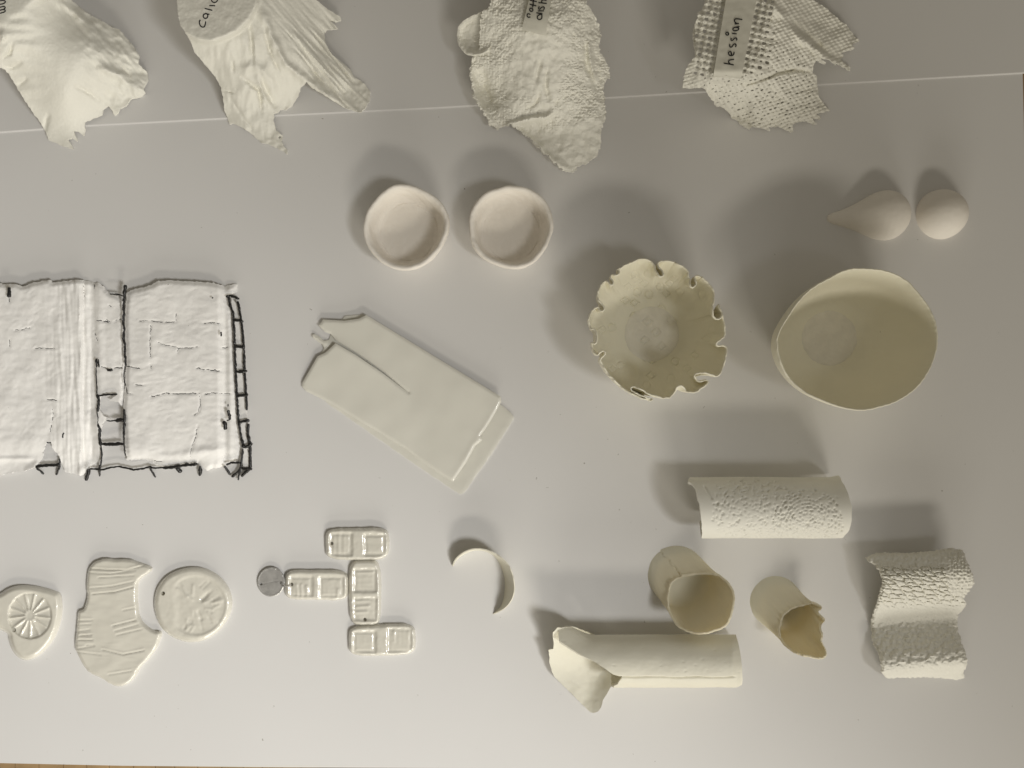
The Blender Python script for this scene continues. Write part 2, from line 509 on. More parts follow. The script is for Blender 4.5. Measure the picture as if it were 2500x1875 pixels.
# --- calico
q = .2351; of = (420, 0)
ol = [(434,31),(440,61),(451,78),(465,101),(474,125),(498,155),(526,188),(540,216),(546,249),(548,270),(561,303),(573,302),(594,313),(615,327),(627,339),(639,349),(652,351),(679,362),(695,371),(700,377),(701,367),(693,356),(687,347),(690,330),(683,326),(673,315),(667,292),(669,277),(680,274),(683,267),(697,268),(714,257),(726,235),(735,212),(747,199),(759,212),(787,228),(815,247),(838,261),(862,270),(881,274),(893,261),(901,247),(904,223),(888,202),(864,188),(855,169),(831,150),(810,132),(794,103),(791,78),(798,73),(824,70),(820,63),(805,49),(820,53),(834,49),(829,40),(806,26),(773,0),(730,-50),(600,-120),(480,-100),(436,-40),(432,0)]
ol = rough_loop(resample(ol, 3.0), 1.5, 8, 5)
base2 = tps([(440,30,168),(500,40,172),(450,-60,172),(580,20,172),(560,-70,172),(505,92,168),(452,80,160),(570,78,166),(610,40,168),(474,128,132),(530,130,140),(500,155,110),(526,188,84),(545,250,44),(561,300,18),(600,220,84),(620,300,36),(650,345,14),(700,375,5),(690,330,14),(670,280,26),(640,250,48),(697,265,18),(726,235,30),(747,200,52),(715,160,90),(680,120,118),(650,60,150),(625,5,172),(800,235,40),(870,270,20),(902,230,17),(888,256,22),(860,185,22),(800,110,38),(790,80,40),(830,45,32),(770,0,66),(700,40,118),(740,90,84),(790,160,52),(690,-50,130),(850,230,16)])
def z_calico(u, v, d):
    z = base2(u, v)
    rim = [(430,60),(455,82),(485,97),(515,99),(550,88),(580,72),(606,46),(622,8),(622,-60)]
    ins = inside(u, v, rim + [(622,-200),(300,-200),(300,60)])
    e = segdist(u, v, rim)
    sd_ = np.where(ins, -e, e)
    k_ = sstep(-4, 7, sd_)
    z = (171 + 0.8 * fbm(u / 20, v / 20, 3, 2)) * (1 - k_) + (np.minimum(z, 172) - 12 * sstep(0, 14, e)) * k_
    m = np.where(ins, 0.0, 1.0) * sstep(0, 20, e)
    z = z + m * ridge(u, v, [(640,30),(672,110),(700,160),(735,186),(790,228),(835,255)], 9, 15)
    z = z + m * ridge(u, v, [(590,170),(615,162),(645,172),(662,200),(672,240)], 11, 10)
    z = z - m * ridge(u, v, [(585,185),(612,205),(632,220),(636,250),(640,280)], 5, 11)
    z = z + m * ridge(u, v, [(628,180),(640,225),(660,262)], 6, 9)
    z = z - m * ridge(u, v, [(636,190),(655,230),(675,265)], 6, 9)
    z = z - m * ridge(u, v, [(608,60),(614,110),(618,165)], 5, 8) - m * ridge(u, v, [(645,70),(660,130),(690,190)], 4, 7)
    z = z - m * ridge(u, v, [(568,145),(570,180)], 3, 4) - m * ridge(u, v, [(545,220),(575,228)], 2.5, 4)
    z = z - m * ridge(u, v, [(560,235),(595,290),(620,320)], 4, 5)
    rt = sstep(-12, 30, (u - 660) - (v - 40) * 0.62) * m
    st = noise((0.75 * u - 0.65 * v) / 11, (0.65 * u + 0.75 * v) / 90, 5) + .5 * noise((0.75 * u - 0.65 * v) / 5.5, (0.65 * u + 0.75 * v) / 55, 15)
    z = z + rt * 6.0 * st * (0.25 + sstep(20, 120, v))
    z = z + m * (1 - rt) * (3.6 * fbm(u / 30, v / 52, 6, 2) + 1.0 * noise(u / 9, v / 45, 21))
    z = z - m * ridge(u, v, [(742,150),(800,210),(850,248)], 8, 9)
    z = z + 0.6 * fbm(u / 4, v / 4, 4, 2)
    return np.maximum(z, BASE_UP + 3.5 + 2 * fbm(u / 14, v / 14, 8, 2))
pin = [(682.5 + 3 * math.cos(a), 335 + 3.4 * math.sin(a)) for a in np.linspace(0, 6.28, 9)[:-1]]
o = sheet('draped_cloth', ol, z_calico, 3.0, M['drape'], thick=4.0, floor=BASE_UP, holes=[pin])
tag(o, 'cream draped cloth with a grey round flat top marked Calico and two long legs', 'draped cloth')
L = [[[(292,206),(280,238),(298,278),(334,286),(347,250),(350,222)]],
     [[(352,140),(326,150),(322,178),(345,196),(370,182),(374,152),(350,138)],[(352,143),(388,150)]],
     [[(340,88),(418,108)]],
     [[(388,58),(448,60)]],
     [[(412,-20),(408,8),(430,28),(458,24),(472,4),(476,-14)]]]
strokes('letter', [[zoomed(s, of, q) for s in l] for l in L], seen(z_calico), 1.35, M['ink'], o)
sp_ = at(526, 131, float(z_calico(np.array([526.]), np.array([131.]), np.array([50.]))[0]))

# --- cotton dishcloth
q = .2894; of = (1060, 0)
ol = [(1176,29),(1196,17),(1199,0),(1205,-70),(1425,-70),(1432,0),(1433,9),(1448,32),(1464,67),(1468,93),(1462,116),(1474,142),(1485,162),(1491,185),(1477,197),(1475,226),(1478,260),(1477,289),(1468,315),(1468,344),(1465,365),(1456,382),(1436,396),(1413,405),(1401,420),(1375,417),(1358,399),(1344,391),(1338,379),(1326,376),(1320,362),(1306,356),(1297,339),(1271,321),(1245,304),(1222,313),(1212,317),(1208,307),(1196,304),(1187,284),(1170,260),(1157,237),(1153,208),(1147,179),(1150,156),(1154,139),(1170,120),(1172,70)]
ol = rough_loop(rough_loop(resample(ol, 2.2), 3.4, 8, 6), 1.6, 3.5, 2)
base3 = tps([(1205,0,158),(1300,0,164),(1420,0,158),(1300,-60,164),(1215,40,150),(1275,72,160),(1330,84,160),(1400,60,156),(1230,110,118),(1200,160,80),(1180,110,90),(1290,150,120),(1350,140,128),(1410,130,120),(1440,90,118),(1464,80,96),(1470,140,80),(1488,175,62),(1450,190,74),(1280,220,84),(1340,220,92),(1400,220,84),(1310,262,62),(1250,262,52),(1220,245,34),(1185,220,22),(1165,215,34),(1150,190,42),(1152,160,55),(1170,255,28),(1200,300,20),(1222,312,14),(1260,296,34),(1330,290,40),(1400,285,54),(1460,290,52),(1475,240,52),(1300,318,14),(1360,340,20),(1420,340,34),(1465,350,34),(1440,392,20),(1400,416,14),(1360,396,16),(1320,358,16)])
def z_dish(u, v, d):
    z = base3(u, v)
    m = sstep(60, 100, v + 0 * u)
    z = z - ridge(u, v, [(1322,145),(1313,175),(1308,205)], 5, 7) - ridge(u, v, [(1337,165),(1332,215),(1342,250)], 5, 8)
    z = z - ridge(u, v, [(1318,222),(1310,250),(1285,270)], 5, 8)
    z = z - ridge(u, v, [(1428,100),(1432,150),(1452,205)], 6, 10) + ridge(u, v, [(1436,100),(1442,160),(1458,205)], 5, 9)
    z = z + ridge(u, v, [(1235,306),(1300,289),(1332,287),(1355,268)], 8, 18)
    z = z + ridge(u, v, [(1240,303),(1271,322),(1300,342),(1330,372),(1352,392),(1385,414)], 7, 13)
    z = z + ridge(u, v, [(1150,150),(1152,210),(1170,258),(1206,306)], 8, 16)
    z = z - ridge(u, v, [(1172,165),(1184,220),(1204,270)], 13, 17)
    f1, f2 = worley(u / 6.6, v / 6.2, 3, .7)
    bumps = (0.55 - f1) * 5.6
    smooth = np.clip(1.5 * np.exp(-((u - 1318) / 62) ** 2 - ((v - 150) / 105) ** 2) + .5 * fbm(u / 50, v / 50, 31, 2), 0, 1)
    low = sstep(285, 320, v + (u - 1400) * .25)
    z = z + bumps * (1 - 0.95 * smooth) * (1 - 0.75 * low)
    z = z + 3.2 * fbm(u / 26, v / 26, 5, 2) + 0.7 * fbm(u / 4, v / 4, 6, 2)
    return np.maximum(z, BASE_UP + 4.5 + 3 * fbm(u / 10, v / 10, 8, 2))
root = empty('draped_cloth', (1310, 150, BASE_UP))
tag(root, 'bumpy cream draped cloth with a folded lobe on its left and a grey dish label', 'draped cloth')
sheet('cloth', ol, z_dish, 2.8, M['drape'], thick=4.5, floor=BASE_UP, parent=root)
lob = zoomed([(540,60),(530,180),(505,290),(480,380),(440,440),(350,465),(270,450),(215,400),(188,310),(202,215),(270,155),(390,105),(470,55)], of, q)
lob = rough_loop(resample(smooth_loop(lob, 1), 2.6), 1.2, 9, 12)
b4 = tps([(1216,20,150),(1210,60,128),(1200,100,104),(1180,128,92),(1150,130,74),(1122,110,62),(1116,80,66),(1140,46,100),(1180,30,128),(1160,85,84),(1185,70,104)])
def z_lobe(u, v, d):
    z = b4(u, v) - 10 * sstep(3, 14, d) + 1.5 * fbm(u / 12, v / 12, 2, 3) + 0.8 * fbm(u / 4, v / 4, 3, 2)
    f1, _ = worley(u / 8, v / 8, 5)
    return z + 2.5 * (0.5 - f1)
sheet('folded_lobe', lob, z_lobe, 2.8, M['drape'], thick=8, floor=BASE_UP, parent=root)
lb = zoomed([(790,-60),(965,-60),(988,0),(938,302),(738,248),(800,0)], of, q)
zl = seen(lambda u, v, d: base3(u, v) + 9.5)
lab = sheet('label', resample(lb, 6), lambda u, v, d: zl(u, v) + 0.6 * fbm(u / 18, v / 18, 4, 2), 5, M['label'], thick=1.6, floor=BASE_UP, parent=root)
L = [[[(812,122),(790,112),(780,134),(796,150),(812,142)]],
     [[(818,98),(802,84),(812,66),(834,74),(832,94),(816,98)]],
     [[(806,36),(862,50)],[(838,22),(830,62)]],
     [[(806,2),(866,14)],[(840,-12),(834,30)]],
     [[(862,108),(914,116)],[(908,118),(876,128),(866,152),(886,170),(912,156),(908,120)]],
     [[(876,92),(926,92)]],
     [[(888,54),(876,70),(888,82),(908,60),(926,56),(932,70),(922,82)]],
     [[(880,22),(950,30)],[(912,26),(904,8),(918,-4),(948,4)]]]
strokes('letter', [[zoomed(s, of, q) for s in l] for l in L], lambda u, v: zl(u, v) + 0.7, 1.25, M['ink'], lab)

# --- hessian
q = .208; of = (1660, 0)
ol = [(1722,0),(1716,21),(1704,33),(1703,44),(1693,69),(1691,92),(1696,116),(1698,135),(1687,150),(1677,164),(1671,183),(1666,212),(1681,215),(1697,214),(1712,212),(1722,216),(1733,235),(1743,248),(1749,260),(1760,258),(1768,264),(1783,277),(1787,287),(1801,295),(1816,310),(1831,316),(1837,308),(1858,312),(1880,319),(1876,310),(1899,308),(1910,312),(1932,324),(1937,320),(1935,304),(1951,297),(1968,295),(1984,303),(1995,302),(1985,292),(1976,285),(2001,292),(2005,289),(1991,277),(2010,274),(2026,270),(2014,258),(1999,235),(1995,208),(1995,187),(1984,179),(1987,160),(1993,146),(2014,157),(2017,154),(2001,141),(2024,144),(2041,159),(2043,154),(2061,164),(2076,173),(2076,164),(2066,158),(2051,144),(2061,137),(2053,129),(2070,124),(2086,119),(2084,113),(2076,110),(2099,99),(2086,89),(2068,62),(2039,40),(2014,17),(1984,0),(1940,-50),(1800,-100),(1738,-50)]
ol_h = rough_loop(resample(ol, 2.6), 1.9, 6, 7)
base5 = tps([(1722,0,168),(1800,-60,172),(1800,40,174),(1780,150,172),(1741,188,168),(1810,190,168),(1700,60,160),(1696,120,158),(1740,100,172),(1850,100,164),(1870,20,168),(1671,190,100),(1690,212,92),(1720,215,110),(1749,258,62),(1770,225,116),(1810,225,128),(1800,290,26),(1830,312,12),(1880,300,16),(1932,322,5),(1990,298,8),(2024,270,8),(1900,250,54),(1860,225,86),(1990,210,30),(1970,240,34),(1880,160,132),(1930,140,104),(1980,170,58),(1890,5,172),(1920,50,140),(1960,95,98),(2010,130,52),(2070,168,9),(2000,60,50),(2095,98,10),(2050,125,24),(2040,45,34),(1950,-10,110),(1990,5,70),(1960,50,84)])
labp = [(1773,-40),(1855,-40),(1847,0),(1810,190),(1741,188),(1772,0)]
def z_hess(u, v, d):
    z = base5(u, v)
    tp = inside(u, v, [(1690,-90),(1880,-90),(1885,40),(1860,120),(1812,192),(1740,190),(1698,130)])
    z = np.where(tp, z * 0.15 + 168 * 0.85, z)
    e = sstep(0, 16, v - 190) * sstep(1725, 1745, u) * sstep(1850, 1815, u)
    z = z - 26 * e
    z = z - ridge(u, v, [(1826,205),(1850,198),(1880,187),(1900,177),(1940,170),(1985,175)], 4.5, 16)
    z = z + ridge(u, v, [(1880,2),(1895,25),(1918,42)], 8, 12) + ridge(u, v, [(1915,60),(1965,100),(2020,142),(2062,162)], 9, 14)
    z = z - ridge(u, v, [(1925,45),(1960,75),(2010,118),(2045,145)], 7, 14)
    z = z + 5 * fbm(u / 34, v / 34, 7, 2)
    # threads: they run between the openings of two lattices
    wu, wv = u + 1.6 * noise(u / 26, v / 26, 3), v + 1.6 * noise(u / 26, v / 26, 4)
    dt = 16.3 * 14.6 + 3.0 * 3.4
    li = ((wu - 1712) * 14.6 + (wv - 28) * 3.0) / dt; lj = (-(wu - 1712) * 3.4 + (wv - 28) * 16.3) / dt
    dm = 10.6 * 7.0 + 5.0 * 3.6
    mi = ((wu - 1820) * 7.0 - (wv - 235) * 5.0) / dm; mj = ((wu - 1820) * 3.6 + (wv - 235) * 10.6) / dm
    top = sstep(200, 180, v + np.maximum(0, u - 1820) * .35) * sstep(1902, 1885, u + v * .1) * sstep(1690, 1700, u)
    zt_ = -1.5 * (np.cos(2 * np.pi * li) + np.cos(2 * np.pi * lj)) + .9 * np.cos(4 * np.pi * li) * np.cos(4 * np.pi * lj)
    zl_ = -1.1 * (np.cos(2 * np.pi * mi) + np.cos(2 * np.pi * mj))
    z = z + top * zt_ + (1 - top) * zl_ + .5 * fbm(u / 4, v / 4, 5, 2)
    return np.maximum(z, BASE_UP + 4 + 2 * fbm(u / 10, v / 10, 8, 2))
holes = []
def add_hole(c, ax, ay, rot, sides=7):
    a = np.linspace(0, 2 * np.pi, sides + 1)[:-1] + random.random()
    rr = 1 + rng.uniform(-.22, .22, sides)
    px = ax * rr * np.sign(np.cos(a)) * np.abs(np.cos(a)) ** .7; py = ay * rr * np.sign(np.sin(a)) * np.abs(np.sin(a)) ** .7
    h = np.stack([c[0] + px * math.cos(rot) - py * math.sin(rot), c[1] + px * math.sin(rot) + py * math.cos(rot)], 1)
    cc = np.array([c]); R = max(ax, ay) + 3.0
    if not inside(cc[:, 0], cc[:, 1], ol_h)[0] or segdist(cc[:, 0], cc[:, 1], ol_h, True)[0] < R: return
    if inside(cc[:, 0], cc[:, 1], labp)[0] : return
    if segdist(cc[:, 0], cc[:, 1], labp, True)[0] < max(ax, ay) * .6: return
    for c2, R2 in add_hole.done:
        if math.hypot(c[0] - c2[0], c[1] - c2[1]) < (R + R2) * 0.74: return
    add_hole.done.append((c, R)); holes.append(h)
add_hole.done = []
for i in range(-8, 14):
    for j in range(-8, 22):
        c = (1712 + i * 16.3 - j * 3.0 + random.uniform(-1., 1.), 28 + j * 14.6 + i * 3.4 + random.uniform(-1., 1.))
        if c[1] < 182 - max(0, c[0] - 1820) * .35 and c[0] < 1896 - c[1] * .1:
            s = random.uniform(3.4, 5.9)
            add_hole(c, s, s * random.uniform(.65, 1.0), .2)
for i in range(-40, 60):
    for j in range(-40, 60):
        c = (1820 + i * 10.6 + j * 5.0 + random.uniform(-1.6, 1.6), 235 - i * 3.6 + j * 7.0 + random.uniform(-1.6, 1.6))
        if c[1] > 190 and 1735 < c[0] < 2020 and random.random() < .9:
            s = random.uniform(2.0, 4.3)
            add_hole(c, s, s * .5, -.4)
        elif 100 < c[1] < 190 and 1800 < c[0] < 1985 and random.random() < .55:
            s = random.uniform(1.4, 3.2); add_hole(c, s, s * .55, -1.1)
        elif c[1] < 215 and c[0] < 1735 and random.random() < .6:
            s = random.uniform(1.6, 3.6); add_hole(c, s, s * .5, -1.0)
root = empty('draped_cloth', (1850, 150, BASE_UP))
tag(root, 'open weave cream hessian cloth full of holes with a paper label reading hessian', 'draped cloth')
sheet('netting', ol_h, z_hess, 2.4, M['drape'], thick=3.5, floor=BASE_UP, holes=holes, parent=root)
zl = lambda u, v: 180 + 0.0 * u - sstep(170, 192, v) * 9
lab = sheet('label', resample(labp, 5), lambda u, v, d: zl(u, v) + 0.8 * fbm(u / 20, v / 20, 3, 2), 5, M['label'], thick=1.6, floor=BASE_UP, parent=root)
L = [[[(515,742),(632,762)],[(598,756),(574,738),(572,714),(592,702),(636,697)]],
     [[(606,652),(604,606),(582,602),(567,622),(577,648),(606,656),(632,644),(638,612)]],
     [[(586,518),(582,546),(598,558),(616,546),(632,520),(650,512),(663,530),(652,552)]],
     [[(602,444),(597,468),(608,480),(626,468),(642,448),(660,442),(672,458),(662,474)]],
     [[(610,392),(666,398)],[(555,376),(538,386),(538,406),(556,416),(574,406),(574,386),(555,376)]],
     [[(640,322),(618,338),(626,360),(660,362),(690,350),(694,330),(672,320),(640,322)],[(640,322),(700,312)]],
     [[(644,282),(692,276)],[(668,276),(642,258),(640,230),(656,218),(732,230)]]]
strokes('letter', [[zoomed(s, of, q) for s in l] for l in L], lambda u, v: zl(u, v) + 1.0, 1.35, M['ink'], lab)

# ------------------------------------------------------------------ small bowls
def small_bowl(c, R, hh, seed, har, label, fl):
    n = 200
    th = np.arange(n) * 2 * np.pi / n
    k = 1 + sum(a * np.cos(m * th + p) for m, a, p in har)
    gx, gy = at(c[0], c[1], hh); R = R * (H - hh) / H
    prof = [(.70,0,0),(.80,2,0),(.88,14,.3),(.95,36,.7),(.995,54,1),(1.0,62,1),(.995,hh-4,1),(.975,hh-.6,1),(.945,hh,1),(.915,hh-1,1),(.885,hh-5,1),(.862,hh-12,1),(.835,hh-26,.9),(.81,33,.7),(.78,23,.5),(.74,17,.3),(.70,14.4,.2),(.62,12.6,0),(.45,12,0),(.2,12.2,0)]
    # denser rings
    P = np.array(prof); t = np.linspace(0, len(P) - 1, 130)
    P = np.stack([np.interp(t, np.arange(len(P)), P[:, i]) for i in range(3)], 1)
    rings = []
    for r, z, w in P:
        kk = 1 + (k - 1) * (.35 + .65 * w)
        wob = 1 + 0.02 * fbm(np.cos(th) * 2.2 + z / 30, np.sin(th) * 2.2, seed, 3)
        rr = R * r * kk * wob
        zz = z + w * 2.2 * fbm(np.cos(th) * 1.3, np.sin(th) * 1.3, seed + 3, 2) * (z > 40) + 0.5 * fbm(np.cos(th) * rr / 12, np.sin(th) * rr / 12, seed, 2) * (z > 8)
        if .60 < r < .76 and z < 20:                  # a scored arc round the floor
            zz = zz - 1.7 * np.exp(-((r - .70) / .013) ** 2) * sstep(-.1, .35, fbm(np.cos(th) * 1.7, np.sin(th) * 1.7, seed + 9, 2))
        zz = zz + (.55 * fbm(rr * np.cos(th) / 22, rr * np.sin(th) / 22, seed + 4, 3) if z < 60 and w < .95 else 0)
        s = 1 - min(z, 40) / 40
        rings.append(np.stack([gx + fl[0] * s + rr * np.cos(th), gy + fl[1] * s + rr * np.sin(th), np.maximum(zz, 0)], 1))
    V, F = grid(rings, True, (gx + fl[0], gy + fl[1], 0), (gx + fl[0], gy + fl[1], 12.2))
    o = link_mesh('small_bowl', V, F, M['bisque'], None, (gx, gy, 0), 50)
    tag(o, label, 'bowl', 'small white bisque bowls')
small_bowl((990, 553), 104, 72, 3, [(2,.015,1.6),(3,.014,.4),(4,.018,.9),(5,.008,2)], 'small white bisque bowl nearer the middle of the left, squarish rim, left of its twin', (0, 2))
small_bowl((1247.5, 552), 103, 72, 8, [(2,.01,.3),(3,.012,2.2),(4,.010,2.4),(5,.010,.3)], 'small white bisque bowl beside the crimped bowl, right of its twin', (0, 4))
for i, lb_ in enumerate(('small white bisque bowl with a squarish rim, left one of the pair', 'small white bisque bowl with a rounder rim, right one of the pair')):
    bpy.data.objects['small_bowl' if i == 0 else 'small_bowl.001']['label'] = lb_

# ------------------------------------------------------------------ domes
def loft_dome(name, xs, ws, cys, hs, label, cat):
    m = 60; n = len(xs)
    G = np.zeros((n, m, 3))
    a = np.linspace(0, np.pi, m)
    for i in range(n):
        z = hs[i] * np.sin(a); y = cys[i] - ws[i] * np.cos(a)
        z = np.where((a < .01) | (a > 3.13), 0, z)
        X, Y = at(np.full(m, xs[i]), y, z * .0)
        s = (H - z) / H
        G[i, :, 0] = CX + (xs[i] - CX); G[i, :, 1] = Y; G[i, :, 2] = z + .35 * fbm(np.full(m, xs[i] / 14), y / 14, 3, 2) * (z > 3)
    bot = G.copy(); bot[:, :, 2] = 0
    V, F = shell_grid(G, bot)
    o = link_mesh(name, V, F, M['bisque'], None, None, 55)
    return tag(o, label, cat)
t = np.linspace(0, np.pi, 70)
R = 60
xs = 2296 - R * np.cos(t); w = R * np.sin(t) + .15
loft_dome('dome', xs, w, np.full(70, 524.), w * 1.0, 'smooth white half sphere to the right of the teardrop', 'dome')
prof = np.array([(2019.5,.2),(2020,4),(2022,8),(2027,11),(2034,13.5),(2050,18.5),(2070,25.5),(2090,34),(2105,42),(2120,50),(2135,56.5),(2150,60),(2163,60.5),(2178,57.5),(2190,51.5),(2200,43),(2208,32.5),(2213,21),(2215,10),(2215.6,.2)])
xx = np.concatenate([np.linspace(2019.5, 2027, 14), np.linspace(2029, 2195, 60), np.linspace(2197, 2215.6, 22)])
w = np.interp(xx, prof[:, 0], prof[:, 1]); cy = np.interp(xx, [2019, 2050, 2090, 2130, 2160, 2216], [533, 533, 530.5, 528, 526.5, 526])
w[1:-1] = (w[:-2] + 2 * w[1:-1] + w[2:]) / 4
loft_dome('teardrop', xx, w, cy, w * 1.0, 'smooth white teardrop form with its tip pointing left', 'teardrop')

# ------------------------------------------------------------------ big bowls
def ring_lerp(a, b, t): return a + (b - a) * t

# --- egg-shaped bowl
rim = [(2096,653),(2164,658),(2216,683),(2246,717),(2280,765),(2292,820),(2285,872),(2255,932),(2212,971),(2164,992),(2104,1005),(2053,997),(2001,977),(1963,960),(1920,921),(1900,876),(1894,838),(1898,812),(1924,769),(1950,730),(1988,696),(2023,679),(2057,659)]
rim = resample(smooth_loop(rim, 2), 3.0)
rim = rough_loop(rim, .9, 11, 4)
hh = 172.0
N_ = len(rim)
zlo = hh + 0 * rim[:, 0]
tilt = 16 * np.clip((rim[:, 1] - 830) / 175, -1, 1)
zlo = zlo + tilt
zr = zlo + 2.0 * fbm(rim[:, 0] / 60, rim[:, 1] / 60, 2, 2) + .5 * fbm(rim[:, 0] / 8, rim[:, 1] / 8, 5, 2) - 10 * np.exp(-((rim[:, 0] - 1930) ** 2 + (rim[:, 1] - 930) ** 2) / 1800)
rx, ry = at(rim[:, 0], rim[:, 1], zr)
bc = np.array([2022.0, 826.0])
ang = np.unwrap(np.arctan2(ry - ry.mean(), rx - rx.mean()))
def circ_smooth(a, k=41):
    w = np.hanning(k); w /= w.sum()
    return np.convolve(np.concatenate([a[-k:], a, a[:k]]), w, 'same')[k:-k]
sx_, sy_ = circ_smooth(rx), circ_smooth(ry)
def egg_ring(t, off):
    a = t * np.pi / 2
    f = np.sin(a) ** 0.92
    bx = bc[0] + (70 - off) * np.cos(ang); by = bc[1] + (70 - off) * np.sin(ang)
    e = sstep(.86, 1, t)
    qx = sx_ + (rx - sx_) * e; qy = sy_ + (ry - sy_) * e
    X = bx + (qx - off * np.cos(ang) - bx) * f; Y = by + (qy - off * np.sin(ang) - by) * f
    z0 = 0 if off == 0 else 9.0
    Z = z0 + (zlo + (zr - zlo) * e - z0) * (1 - np.cos(a)) ** 0.95
    return np.stack([X, Y, Z + .5 * fbm(X / 15, Y / 15, 3, 2)], 1)
rings = [egg_ring(t, 0) for t in np.linspace(0, 1, 60)] + [egg_ring(1, 1.2) + np.array([0, 0, 1.0]), egg_ring(1, 2.6) + np.array([0, 0, .7])]
rings += [egg_ring(t, 3.6) for t in np.linspace(1, 0, 60)]
for s in (.93, .88, .8, .6, .3):
    r0 = egg_ring(0, 3.6); c = np.array([bc[0], bc[1], 0])
    r = c + (r0 - c) * s; r[:, 2] = 9 - 2.2 * sstep(.95, .86, s) + .8 * fbm(r[:, 0] / 10, r[:, 1] / 10, 4, 3)
    rings.append(r)
V, F = grid(rings, True, (bc[0], bc[1], 0), (bc[0], bc[1], 7))
o = link_mesh('egg_shell_bowl', V, F, M['bowl'], None, (bc[0], bc[1], 0), 80)
def floor_disc(c, r, parent, z, seed, dots=()):
    n = 170; a = np.arange(n) * 2 * np.pi / n
    k = 1 + .02 * fbm(np.cos(a) * 2, np.sin(a) * 2, seed, 2)
    rings = []
    for s, dz in [(1.04, -1.5), (1.0, .1), (.97, .5)] + [(q, .8) for q in np.linspace(.94, .05, 40)]:
        x = c[0] + r * s * k * np.cos(a); y = c[1] + r * s * k * np.sin(a)
        zz = z + dz + (.5 * fbm(x / 9, y / 9, seed + 2, 3) if dz > 0 else 0 * x)
        for i, (mx, my) in enumerate(dots):
            d = np.abs(x - mx) * .8 + np.abs(y - my) if i % 3 else np.hypot(x - mx, y - my)
            zz = zz - (2.6 * np.exp(-((d - 9.5) / 2.0) ** 2) if dz > .6 else 0)
        rings.append(np.stack([x, y, zz], 1))
    V, F = grid(rings, True, (c[0], c[1], z - 1.5), (c[0], c[1], z + .8))
    link_mesh('floor_disc', V, F, M['foot'], parent, None, 60)
floor_disc((2021, 826), 66, o, 9.4, 3)
tag(o, 'large thin cream bowl with a plain chipped rim and a round foot mark inside', 'bowl')

# --- crimped bowl
of = (1420, 620); q = .22905
tr = [(690,45),(755,80),(785,125),(798,180),(835,240),(868,235),(860,195),(815,150),(800,105),(835,72),(900,62),(1000,85),(1100,135),(1150,190),(1138,235),(1165,270),(1158,320),(1180,352),(1215,335),(1212,290),(1188,255),(1202,232),(1245,218),(1310,260),(1390,340),(1420,410),(1420,500),(1400,580),(1415,660),(1455,695),(1488,665),(1478,605),(1440,560),(1462,528),(1492,590),(1515,680),(1535,780),(1532,880),(1490,915),(1440,950),(1455,978),(1510,965),(1555,995),(1550,1100),(1515,1210),(1480,1280),(1440,1322),(1370,1285),(1235,1272),(1208,1305),(1245,1355),(1290,1350),(1330,1335),(1362,1362),(1320,1410),(1220,1490),(1120,1480),(1075,1415),(1040,1405),(1015,1440),(990,1500),(930,1550),(800,1530),(700,1492),(600,1440),(540,1420),(525,1440),(580,1480),(690,1520),(772,1540),(750,1575),(650,1550),(500,1480),(400,1410),(300,1310),(230,1220),(198,1160),(190,1105),(245,1075),(250,1040),(205,1045),(178,1085),(120,1070),(100,990),(105,935),(150,960),(158,880),(140,800),(92,810),(72,740),(70,660),(110,590),(178,548),(195,590),(230,612),(245,575),(195,525),(160,490),(165,420),(190,340),(240,278),(285,290),(318,330),(335,295),(290,252),(320,205),(375,225),(402,190),(360,172),(450,120),(560,70),(640,45)]
P = resample(smooth_loop(zoomed(tr, of, q), 1), 2.2)
P = rough_loop(rough_loop(P, 1.6, 15, 4), .5, 5, 8)
hh = 148.0
N_ = len(P)
cc = np.array([1607., 803.])
rad = np.hypot(*(P - cc).T)
inn = np.clip((168 - rad) / 30, 0, 1)
zr = hh + 4 * fbm(P[:, 0] / 50, P[:, 1] / 50, 3, 2) + 7 * inn + 3.0 * fbm(P[:, 0] / 16, P[:, 1] / 16, 6, 3) + 20 * np.clip((P[:, 1] - 800) / 170, -1, 1)
rx, ry = at(P[:, 0], P[:, 1], zr)
wc = np.array([rx.mean(), ry.mean()])
ang = np.unwrap(np.arctan2(ry - wc[1], rx - wc[0]))
sgn = np.sign(ang[-1] - ang[0])
ext = np.concatenate([ang - sgn * 2 * np.pi, ang, ang + sgn * 2 * np.pi])
kern = np.hanning(71); kern /= kern.sum()
ang = np.convolve(ext, kern, 'same')[N_:2 * N_]
nx = np.gradient(ry); ny = -np.gradient(rx); ln = np.hypot(nx, ny) + 1e-9
sg = np.sign(((rx - wc[0]) * nx + (ry - wc[1]) * ny).sum())
nx, ny = nx / ln * sg, ny / ln * sg
fb = np.array([1592.0, 815.0])
marks = zoomed([(565,220),(575,265),(700,205),(660,310),(590,400),(465,490),(830,350),(980,260),(710,430),(930,310),(845,580),(700,710),(775,830),(960,710),(660,920),(750,1130),(560,660),(500,340),(1290,430),(1340,900),(1000,1150),(740,1300),(960,1330),(1130,1220),(320,780),(220,800),(420,1180),(330,1220),(1400,810),(1210,1080),(700,1400),(560,520),(1050,400),(900,420)], of, q)
